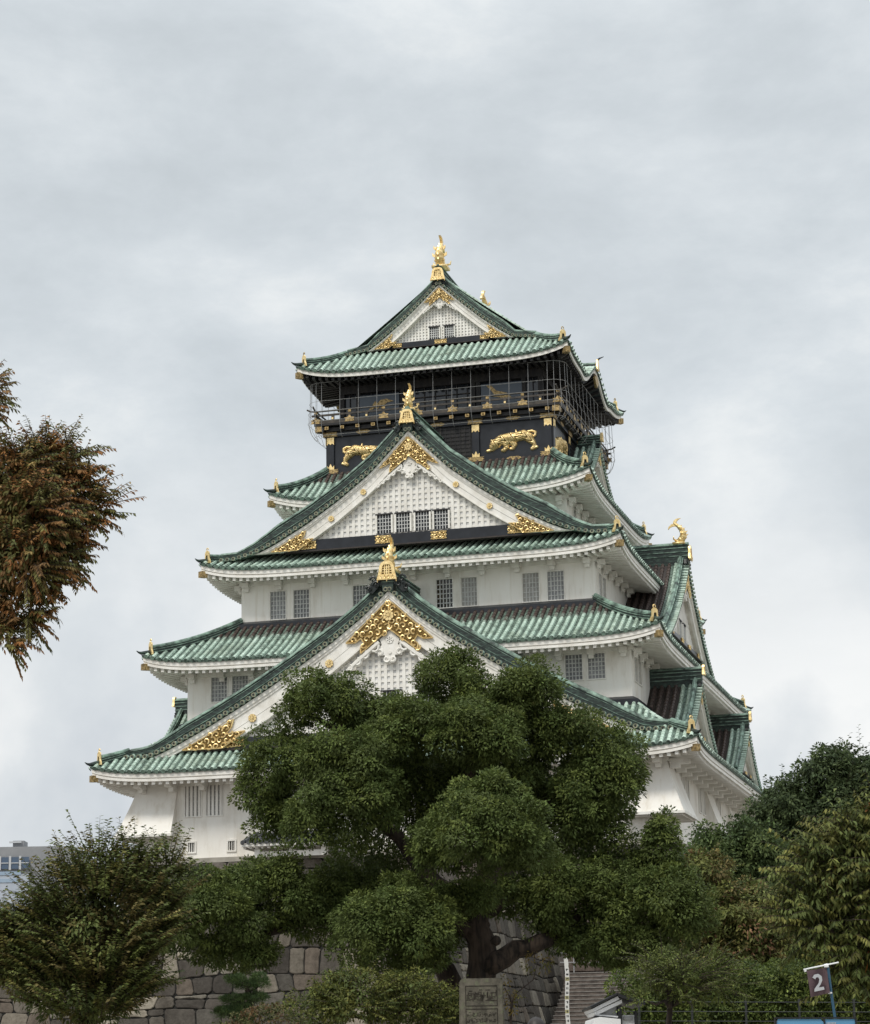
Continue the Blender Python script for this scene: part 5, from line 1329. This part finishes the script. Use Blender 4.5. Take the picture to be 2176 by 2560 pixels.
# 4. trees and shrubs at right
def simple_tree(name, label, cat, D, LB, pal, seed, tuft, dens, leaves, ll, lw, droop, trunk_px, var=0.4, inner=0.5, sp=None, tip=None, tipf=0, group=None, bill=5, sc=0.9, r=0.22):
    e = tree(name, label, cat, gpt(trunk_px, D), group); g_ = random.Random(seed); lo = []
    for px, py, rx, ry, z_ in LB:
        lo.append(lobe(px, py, rx*sc, ry*sc, D+z_))
        for _ in range(bill):
            a = g_.uniform(-0.5, math.pi+0.5); f = g_.uniform(0.5, 0.95); q = g_.uniform(0.26, 0.45)
            lo.append(lobe(px+rx*f*math.cos(a), py-ry*f*math.sin(a), rx*q, ry*q, D+z_+g_.uniform(-1, 0.5)*rx*D/FPX))
    foliage('crown', lo, e, tuft=tuft, dens=dens, leaves=leaves, ll=ll, lw=lw, droop=droop, pal=pal, var=var, inner=inner, seed=seed, tipcol=tip, tipf=tipf, keep_low=0.6)
    tk = MB(); px, py = LB[0][:2]
    limb(tk, [gpt(trunk_px, D), W((trunk_px+px)/2, (2600+py)/2, D), W(px, py, D)], r, r*0.4, 0.06, 8, seed)
    for i, (qx, qy, *_r) in enumerate(LB[1:5]): limb(tk, [W((trunk_px+px)/2, (2600+py)/2, D), W(qx, qy, D+_r[2])], r*0.5, r*0.12, 0.06, 6, seed+i)
    tk.build('trunk', e, True)
    if sp:
        S = []; n0, ln, nl, droop_, bend = sp
        for px, py, rx, ry, z_ in LB:
            for _ in range(int(rx*ry*n0)):
                a = g5.uniform(0, 2*math.pi); rr = math.sqrt(g5.uniform(0.2, 1.0))
                p = W(px+rx*rr*math.cos(a)*0.92, py-ry*rr*math.sin(a)*0.92, D+z_-(1-rr*rr)**0.5*rx*D/FPX)
                S.append((p, rgt*math.cos(a)*rr+np.array([0, 0, 0.3+0.5*math.sin(a)*rr])-fwd*g5.uniform(0, 0.9)))
        sprays('sprays', S, e, seed, ln, nl, ll, lw, pal, droop_, var, bend)
    return e
DG = [(0.062, 0.088, 0.038), (0.074, 0.102, 0.043), (0.050, 0.072, 0.033), (0.085, 0.112, 0.046)]
simple_tree('evergreen_tree', 'tall dark blue-green evergreen tree at the right edge beside the castle', 'tree', 92, [(2090, 2010, 120, 120, 0), (2085, 1940, 75, 55, 0), (2170, 1985, 90, 80, 0), (2000, 2080, 105, 110, 0), (1960, 2020, 60, 60, 0), (2140, 2130, 130, 130, 0), (1930, 2150, 85, 90, 0), (2240, 2080, 120, 160, 0), (1990, 2230, 150, 120, 0)], DG, 51, 0.40, 1.0, 42, 0.19, 0.09, 0.2, 2080, r=0.5, sp=(0.0012, 1.5, 18, 0.2, 0.05))
simple_tree('laurel_tree', 'mid green round-topped tree hiding the corner of the keep wall', 'tree', 84, [(1800, 2150, 85, 70, 0), (1880, 2120, 75, 70, 0), (1760, 2110, 30, 40, 0), (1870, 2240, 120, 110, 0.5), (1960, 2300, 110, 120, 0.5), (1780, 2230, 90, 90, 0)], [(0.074, 0.106, 0.036), (0.092, 0.122, 0.042), (0.060, 0.088, 0.036)], 52, 0.34, 1.0, 40, 0.16, 0.075, 0.2, 1850, r=0.4)
simple_tree('cherry_tree', 'brown-tinged broadleaf tree in the middle of the right-hand thicket', 'tree', 62, [(1790, 2290, 100, 80, 0), (1760, 2180, 65, 45, 0), (1840, 2380, 130, 95, 0), (1760, 2400, 110, 80, 0), (1930, 2420, 100, 80, 0), (1880, 2300, 90, 80, 0.3)], [(0.12, 0.128, 0.036), (0.145, 0.138, 0.042), (0.092, 0.110, 0.034), (0.16, 0.128, 0.048), (0.105, 0.12, 0.036)], 53, 0.25, 0.9, 38, 0.13, 0.06, 0.35, 1800, tip=(0.20, 0.11, 0.06), tipf=0.07, sp=(0.004, 0.6, 14, 0.4, -0.1))
simple_tree('maple_tree', 'low feathery yellow-green maple above the white kiosk', 'tree', 28, [(1690, 2440, 78, 30, 0), (1745, 2425, 80, 36, 0.2), (1625, 2432, 48, 20, 0), (1600, 2495, 26, 13, -0.5), (1710, 2480, 62, 26, 0), (1655, 2400, 50, 22, 0.2), (1800, 2465, 60, 30, 0.3)], [(0.125, 0.145, 0.038), (0.10, 0.122, 0.034), (0.08, 0.10, 0.032)], 54, 0.11, 0.9, 30, 0.052, 0.019, 0.1, 1660, sp=(0.012, 0.34, 20, 0.15, -0.25), bill=2, r=0.05)
simple_tree('weeping_cherry', 'yellow-green cherry with long drooping leaves at the right edge', 'tree', 29, [(2130, 2130, 90, 75, 0), (2050, 2170, 75, 55, 0), (2080, 2280, 110, 80, 0), (2160, 2330, 90, 120, 0), (2150, 2420, 90, 60, 0), (2020, 2290, 55, 35, 0), (2230, 2200, 120, 200, 0.2), (2170, 2060, 50, 40, 0)], [(0.125, 0.138, 0.038), (0.10, 0.122, 0.036), (0.15, 0.148, 0.042), (0.082, 0.104, 0.033)], 55, 0.15, 0.6, 20, 0.12, 0.036, 0.9, 2230, sp=(0.012, 0.5, 16, 0.9, -0.3), bill=3, tip=(0.26, 0.11, 0.03), tipf=0.05, r=0.14)
HG = [(0.076, 0.104, 0.026), (0.096, 0.128, 0.030), (0.060, 0.084, 0.026), (0.12, 0.145, 0.036)]
# dense background shrubs that close the gaps low at right
simple_tree('shrub', 'dark shrub mass behind the fence below the cherry trees', 'shrub', 52, [(1980, 2480, 150, 80, 0), (1830, 2480, 130, 70, 0), (2120, 2490, 120, 90, 0), (1700, 2500, 110, 60, 0), (2060, 2420, 90, 60, 0.3)], HG, 56, 0.20, 0.9, 34, 0.09, 0.05, 0.2, 1960)
# hedge
he = tree('hedge', 'clipped green hedge behind the dark wire fence at lower right', 'hedge', gpt(1880, 38.5)); gx = []
for i in range(26):
    px = 1560+27*i
    for py in (2470, 2530, 2600): gx.append(lobe(px+(i*37 % 11), py+(i*53 % 13)-(12 if i > 14 and py < 2500 else 0), 34, 42, 38.5+(i*29 % 7)*0.04))
foliage('leaves', gx, he, tuft=0.14, dens=0.8, leaves=30, ll=0.06, lw=0.036, droop=0.1, pal=HG, var=0.45, inner=0.5, seed=61, keep_low=1.0)
fe = empty('wire_fence', tuple(map(float, gpt(1880, 37.6)))); tag(fe, 'dark wire fence with thin posts in front of the clipped hedge', 'fence')
for px in (1598, 1730, 1865, 1998, 2135):
    pm = MB(); a = W(px, 2498, 37.6); pm.tube([gpt(px, 37.6), a], 0.02, 'fence_dark', 6); pm.build('post', fe)
pm = MB()
for py in (2505, 2529, 2553, 2580, 2610): pm.tube([W(1560, py, 37.55), W(2300, py+2, 37.55)], 0.006, 'fence_dark', 4)
pm.build('wires', fe)

# 5. low plants in front of the wall
simple_tree('shrub', 'yellow-green leafy shrub at the foot of the big tree', 'shrub', 43, [(900, 2490, 110, 55, 0), (1020, 2500, 100, 60, 0.2), (800, 2520, 90, 45, 0), (1100, 2520, 60, 60, 0.2)], [(0.12, 0.135, 0.036), (0.145, 0.148, 0.04), (0.085, 0.108, 0.034)], 57, 0.16, 0.9, 30, 0.08, 0.036, 0.3, 950, sp=(0.006, 0.4, 14, 0.3, -0.1), r=0.08)
simple_tree('azalea_bush', 'round clipped azalea bush in front of the small pine', 'shrub', 36, [(665, 2580, 95, 62, 0)], [(0.07, 0.082, 0.03), (0.09, 0.088, 0.034), (0.12, 0.075, 0.036)], 58, 0.10, 0.7, 22, 0.05, 0.028, 0.1, 665, r=0.05)
simple_tree('sapling', 'thin sapling with sparse leaves beside the carved stone', 'tree', 45, [(1262, 2470, 22, 30, 0), (1285, 2510, 26, 34, 0), (1345, 2405, 34, 38, 0.3)], [(0.10, 0.095, 0.025), (0.15, 0.11, 0.03)], 59, 0.10, 0.30, 12, 0.07, 0.03, 0.4, 1290, inner=0.1, bill=0, r=0.04)
pt = tree('pine_tree', 'small cloud-pruned pine with flat bright green pads', 'pine tree', gpt(620, 38))
pads = [(588, 2452, 20, 7), (618, 2466, 22, 8), (650, 2447, 15, 6), (648, 2462, 20, 7), (582, 2502, 26, 8), (638, 2497, 28, 8), (566, 2534, 28, 8), (612, 2546, 30, 9), (600, 2522, 20, 7)]
foliage('needles', [lobe(a, b_, c, d_, 38) for a, b_, c, d_ in pads], pt, tuft=0.06, dens=1.1, leaves=50, ll=0.065, lw=0.010, droop=-0.6, pal=[(0.10, 0.145, 0.05), (0.08, 0.12, 0.042), (0.06, 0.095, 0.036)], var=0.3, inner=0.5, seed=71, mat='needle')
tk = MB(); limb(tk, [gpt(628, 38), W(620, 2560, 38), W(628, 2510, 38), W(618, 2475, 38), W(630, 2455, 38)], 0.07, 0.03, 0.03, 7, 3)
for a, b_, *_ in pads: limb(tk, [W(622, b_+18, 38), W(a, b_+4, 38)], 0.03, 0.012, 0.02, 5, a)
tk.build('trunk', pt, True)

# ------------------------------------------------------------------ carved stone
D3 = 40.0; m = D3/FPX; o0s = W(1205, 2560, D3)
sf = lambda u, o, z: tuple(o0s+rgt*u+fwd*(-o)+np.array([0, 0, z-o0s[2]]))
zt = W(1205, 2447, D3)[2]; hw = 53*m
se = empty('stone_tablet', tuple(map(float, gpt(1205, D3)))); tag(se, 'weathered upright stone tablet with carved writing below the tree trunk', 'stone monument')
pm = MB(); zb_ = gz(o0s[0], o0s[1])-0.1
def rr(w_, z0, z1, r_, n=5):
    p = [(-w_, z0), (w_, z0)]
    for i in range(n+1): a = i/n*math.pi/2; p.append((w_-r_+r_*math.cos(a), z1-r_+r_*math.sin(a)))
    for i in range(n+1): a = math.pi/2+i/n*math.pi/2; p.append((-w_+r_+r_*math.cos(a), z1-r_+r_*math.sin(a)))
    return p
pl = rr(hw, zb_, zt, 0.08); pl[0] = (-hw*1.10, zb_); pl[1] = (hw*1.10, zb_)
pm.prism(pl, -0.22, 0.16, sf, 'stele_stone')
pm.prism(rr(hw*0.97, zb_, zt-0.02, 0.08), 0.16, 0.175, sf, 'stele_stone')
pm.build('slab', se)
pm = MB()
def frame(x0, x1, z0, z1, w_=0.013):
    for a, b_ in (((x0, z0), (x1, z0+w_)), ((x0, z1-w_), (x1, z1)), ((x0, z0+w_), (x0+w_, z1-w_)), ((x1-w_, z0+w_), (x1, z1-w_))): pm.box((a[0], 0.176, a[1]), (b_[0], 0.180, b_[1]), 'stele_carved', sf)
fx = hw*0.74; frame(-fx, fx, zt-0.46, zt-0.12); frame(-fx, fx, zt-1.75, zt-0.50); pm.build('panel_border', se)
pm = MB(); gs = random.Random(9)
def glyph(cx_, cz, s, n=7):
    for _ in range(n):
        if gs.random() < 0.55: x0 = gs.uniform(-0.45, 0.1)*s; z = gs.uniform(-0.45, 0.45)*s; pm.box((cx_+x0, 0.176, cz+z), (cx_+x0+gs.uniform(0.3, 0.6)*s*0.8, 0.179, cz+z+0.07*s), 'stele_carved', sf)
        else: x = gs.uniform(-0.4, 0.4)*s; z0 = gs.uniform(-0.45, 0)*s; pm.box((cx_+x, 0.176, cz+z0), (cx_+x+0.08*s, 0.1795, cz+z0+gs.uniform(0.3, 0.5)*s), 'stele_carved', sf)
for i in range(4): glyph((-0.62+0.41*i)*fx, zt-0.29, 0.20, 14)
for i in range(7):
    for j in range(8): glyph((-0.8+0.265*i)*fx, zt-0.60-0.10*j, 0.085, 7)
pm.build('inscription', se)

# ------------------------------------------------------------------ narrow vertical banner by the stairs
D4 = 60.0; m = D4/FPX
ve = empty('vertical_banner', tuple(map(float, gpt(1423, D4)))); tag(ve, 'tall narrow white banner with small dark writing in front of the stairs', 'banner')
o0v = W(1420, 2560, D4); vf = lambda u, o, z: tuple(o0v+rgt*u-fwd*o+np.array([0, 0, z-o0v[2]]))
zt = W(1420, 2395, D4)[2]; zb_ = gz(o0v[0], o0v[1])
pm = MB(); pm.tube([vf(0.0, -0.04, zb_), vf(0, -0.04, zt+0.03)], 0.025, 'steel', 6); pm.build('pole', ve)
pm = MB(); n = 14; L = []; Rr_ = []
for i in range(n+1): z = zt-(zt-zb_-0.5)*i/n; o_ = 0.02*math.sin(i*0.9); x = 0.02*math.sin(i*0.7)+0.035*i/n; L.append((x-0.055, z)); Rr_.append((x+0.05, z))
pm.band(L, Rr_, 0.0, 0.006, vf, 'banner_white')
for i in range(15):
    z = zt-0.30-0.115*i; x = 0.02*math.sin((zt-z)/(zt-zb_-0.5)*14*0.7)+0.035*(zt-z)/(zt-zb_); s = 0.055
    if i in (2, 6, 9): pm.box((x-0.05, 0.0065, z-0.045), (x+0.045, 0.0075, z+0.045), 'banner_yellow', vf)
    for _ in range(5):
        if gs.random() < 0.5: z0 = z+gs.uniform(-0.4, 0.4)*s; pm.box((x-0.03, 0.008, z0), (x+0.03, 0.009, z0+0.010), 'banner_ink', vf)
        else: x0 = x+gs.uniform(-0.03, 0.02); pm.box((x0, 0.008, z-0.028), (x0+0.010, 0.0092, z+0.028), 'banner_ink', vf)
pm.build('cloth', ve)

# ------------------------------------------------------------------ white kiosk
D5 = 30.0; m = D5/FPX
ke = empty('kiosk', tuple(map(float, gpt(1530, D5)))); tag(ke, 'small white kiosk with black-edged sloping roof below the maple', 'kiosk')
o0k = W(1473, 2560, D5); kf = lambda u, o, z: tuple(o0k+rgt*(u*m)-fwd*o+np.array([0, 0, (2560-z)*m]))
pm = MB()
pm.prism([(3, 2519), (5, 2524), (68, 2494), (72, 2488)], -1.8, 0.22, kf, 'kiosk_black'); pm.prism([(8, 2525), (12, 2532), (75, 2503), (70, 2496)], -1.7, 0.15, kf, 'kiosk_white')
pm.prism([(12, 2533), (17, 2541), (82, 2512), (80, 2504)], -1.6, 0.10, kf, 'kiosk_white')
pm.prism([(68, 2488), (72, 2497), (135, 2519), (137, 2514)], -1.8, 0.22, kf, 'kiosk_black')
pm.build('roof', ke)
pm = MB(); pm.prism([(19, 2540), (68, 2546), (68, 2520), (60, 2520)], -1.5, 0.04, kf, 'kiosk_grey'); pm.prism([(13, 2541), (13, 2545), (70, 2554), (70, 2548)], -0.1, 0.12, kf, 'kiosk_black')
pm.prism([(18, 2538), (18, 2541), (70, 2547), (70, 2543)], -0.1, 0.10, kf, 'kiosk_white'); pm.build('gable_panel', ke)
pm = MB(); pm.prism([(70, 2520), (70, 2860), (80, 2860), (80, 2516)], -0.2, 0.10, kf, 'kiosk_black'); pm.prism([(112, 2532), (112, 2860), (118, 2860), (118, 2532)], -0.2, 0.10, kf, 'kiosk_black'); pm.build('post', ke)
pm = MB(); pm.prism([(80, 2541), (80, 2860), (111, 2860), (111, 2541)], -1.5, 0.02, kf, 'kiosk_white'); pm.prism([(84, 2544), (84, 2552), (106, 2552), (106, 2544)], 0.02, 0.05, kf, 'kiosk_grey'); pm.build('wall', ke)
pm = MB(); a = [(1, 2600)]+[(4+0.4*i, 2562-13*math.sin(i/8*math.pi/2)) for i in range(9)]+[(20, 2546), (70, 2552), (70, 2600)]
pm.prism(a, -1.3, 0.55, kf, 'kiosk_white'); pm.prism([(1, 2600.5), (1, 2860), (69, 2860), (69, 2600.5)], -1.3, 0.5, kf, 'kiosk_grey'); pm.build('counter_hood', ke)

# ------------------------------------------------------------------ flag with the number 2
D6 = 27.0; m = D6/FPX; fe2 = empty('number_flag', tuple(map(float, gpt(2092, D6)))); tag(fe2, 'small maroon flag with a white number 2 on a blue pole', 'flag')
o0f = W(2100, 2560, D6); ff = lambda u, o, z: tuple(o0f+rgt*((u-2100)*m)-fwd*o+np.array([0, 0, (2560-z)*m]))
pm = MB(); pm.tube([ff(2098, 0, 2860), ff(2091, 0, 2560), ff(2084, 0, 2490), ff(2079, 0, 2422)], 0.016, 'flag_pole_blue', 8); pm.build('pole', fe2)
pm = MB(); pm.tube([ff(2019, 0, 2429), ff(2106, 0, 2413)], 0.009, 'kiosk_white', 6); pm.tube([ff(2022, 0, 2427), ff(2024, 0, 2434)], 0.016, 'kiosk_white', 6)
pm.tube([ff(2070, 0.01, 2421), ff(2080, 0.01, 2421)], 0.022, 'kiosk_white', 6); pm.tube([ff(2077, 0.0, 2415), ff(2077, 0, 2424)], 0.014, 'kiosk_white', 6); pm.tube([ff(2076, 0.01, 2486), ff(2085, 0.01, 2486)], 0.012, 'kiosk_white', 6); pm.build('arm', fe2)
pm = MB(); n = 10; G_ = []
for i in range(n+1):
    f = i/n; row = []
    for j in range(n+1):
        g_ = j/n; x = (2025+6*g_)*(1-f)+(2076+3*g_)*f; y = (2432+64*g_)*(1-f)+(2424+62*g_)*f; row.append(ff(x, 0.03*math.sin(f*5+g_*2)+0.03, y))
    G_.append(row)
pm.grid(G_, 'flag_maroon')
two = [(2037, 2449), (2042, 2442), (2052, 2440), (2060, 2446), (2061, 2456), (2056, 2466), (2051, 2473), (2064, 2471), (2065, 2478), (2040, 2483), (2041, 2476), (2052, 2462), (2054, 2453), (2051, 2448), (2046, 2449), (2044, 2453)]
cl_ = pm.build('cloth', fe2)
pm = MB(); pm.prism(two, 0.072, 0.076, ff, 'sign_white'); pm.build('number', fe2)

# ------------------------------------------------------------------ blue notice board
D7 = 24.0; m = D7/FPX; ne = empty('notice_board', tuple(map(float, gpt(2040, D7)))); tag(ne, 'blue two-panel notice board with a black frame at the lower right', 'notice board')
o0n = W(2040, 2560, D7); nf_ = lambda u, o, z: tuple(o0n+rgt*((u-2040)*m)-fwd*o+np.array([0, 0, (2560-z)*m]))
pm = MB()
pm.prism([(1940, 2543), (1940, 2546), (2139, 2549), (2139, 2546)], -0.03, 0.03, nf_, 'kiosk_black')
for x in (1940, 2136): pm.prism([(x, 2547), (x, 2900), (x+4, 2900), (x+4, 2549)], -0.03, 0.03, nf_, 'kiosk_black')
pm.prism([(2059.5, 2548), (2059.5, 2760), (2062.5, 2760), (2062.5, 2548)], -0.02, 0.03, nf_, 'kiosk_black')
pm.build('frame', ne)
pm = MB(); pm.prism([(1944.5, 2554), (1949, 2547), (2052, 2549), (2059, 2557), (2059, 2760), (1944.5, 2760)], -0.02, 0.015, nf_, 'sign_blue'); pm.build('panel', ne)
pm = MB(); pm.prism([(2063, 2549.5), (2135.5, 2550.5), (2135.5, 2760), (2063, 2760)], -0.02, 0.015, nf_, 'sign_blue')
for i in range(7): pm.box((2066+3.4*i, 0.016, 2557.5), (2068.2+3.4*i, 0.019, 2561), 'sign_white', nf_)
pm.build('panel', ne)

# ------------------------------------------------------------------ visitor seen from behind below the wall
D8 = 22.5; hp = W(1342, 2542, D8); gx0 = gpt(1342, D8); pe2 = empty('person', tuple(map(float, gx0)))
tag(pe2, 'person with short dark hair, only the top of the head showing before the wall', 'person')
Hh = float(hp[2]-gx0[2]); up_ = np.array([0, 0, 1.0])
pf = lambda u, o, z: gx0+rgt*u+fwd*o+up_*z
sk_v = [pf(0, 0, 0.53*Hh), pf(0, 0, 0.62*Hh), pf(0, 0, 0.75*Hh), pf(0, 0, 0.82*Hh), pf(0, 0.01, 0.865*Hh), pf(0, 0.015, 0.905*Hh), pf(0, 0.015, 0.955*Hh),
        pf(-0.09, 0, 0.50*Hh), pf(-0.10, 0, 0.28*Hh), pf(-0.11, -0.02, 0.05*Hh), pf(-0.12, 0.12, 0.02*Hh), pf(0.09, 0, 0.50*Hh), pf(0.10, 0.05, 0.28*Hh), pf(0.11, 0.05, 0.05*Hh), pf(0.12, 0.19, 0.02*Hh),
        pf(-0.19, 0, 0.80*Hh), pf(-0.25, 0.01, 0.63*Hh), pf(-0.24, 0.12, 0.50*Hh), pf(-0.24, 0.15, 0.45*Hh), pf(0.19, 0, 0.80*Hh), pf(0.25, 0.01, 0.63*Hh), pf(0.24, 0.10, 0.50*Hh), pf(0.24, 0.12, 0.45*Hh)]
sk_e = [(0, 1), (1, 2), (2, 3), (3, 4), (4, 5), (5, 6), (0, 7), (7, 8), (8, 9), (9, 10), (0, 11), (11, 12), (12, 13), (13, 14), (3, 15), (15, 16), (16, 17), (17, 18), (3, 19), (19, 20), (20, 21), (21, 22)]
sk_r = [0.15, 0.13, 0.16, 0.12, 0.055, 0.085, 0.085, 0.10, 0.065, 0.045, 0.04, 0.10, 0.065, 0.045, 0.04, 0.065, 0.05, 0.036, 0.035, 0.065, 0.05, 0.036, 0.035]
me = bpy.data.meshes.new('body'); me.from_pydata([tuple(map(float, v)) for v in sk_v], sk_e, []); bo = bpy.data.objects.new('body', me); col.objects.link(bo)
md = bo.modifiers.new('Skin', 'SKIN'); md.use_smooth_shade = True
for i, r_ in enumerate(sk_r): me.skin_vertices[0].data[i].radius = (r_, r_*0.85)
me.skin_vertices[0].data[0].use_root = True
sb_ = bo.modifiers.new('Sub', 'SUBSURF'); sb_.levels = 2; sb_.render_levels = 2
me.materials.append(MATS['jacket_cloth']); bo.parent = pe2; bo.matrix_parent_inverse = Matrix.Translation(-world_loc(pe2))
pm = MB(); hc = pf(0, 0.015, 0.925*Hh); rws = []
for i in range(9):
    th = i/8*math.pi*0.72; rws.append([tuple(hc+rgt*(0.096*math.sin(th)*math.cos(a))+fwd*(0.112*math.sin(th)*math.sin(a)-0.01)+up_*(0.128*math.cos(th)-0.003+0.004*math.sin(9*a))) for a in [j*math.pi/10 for j in range(21)]])
pm.grid(rws, 'hair'); pm.build('hair', pe2, True)
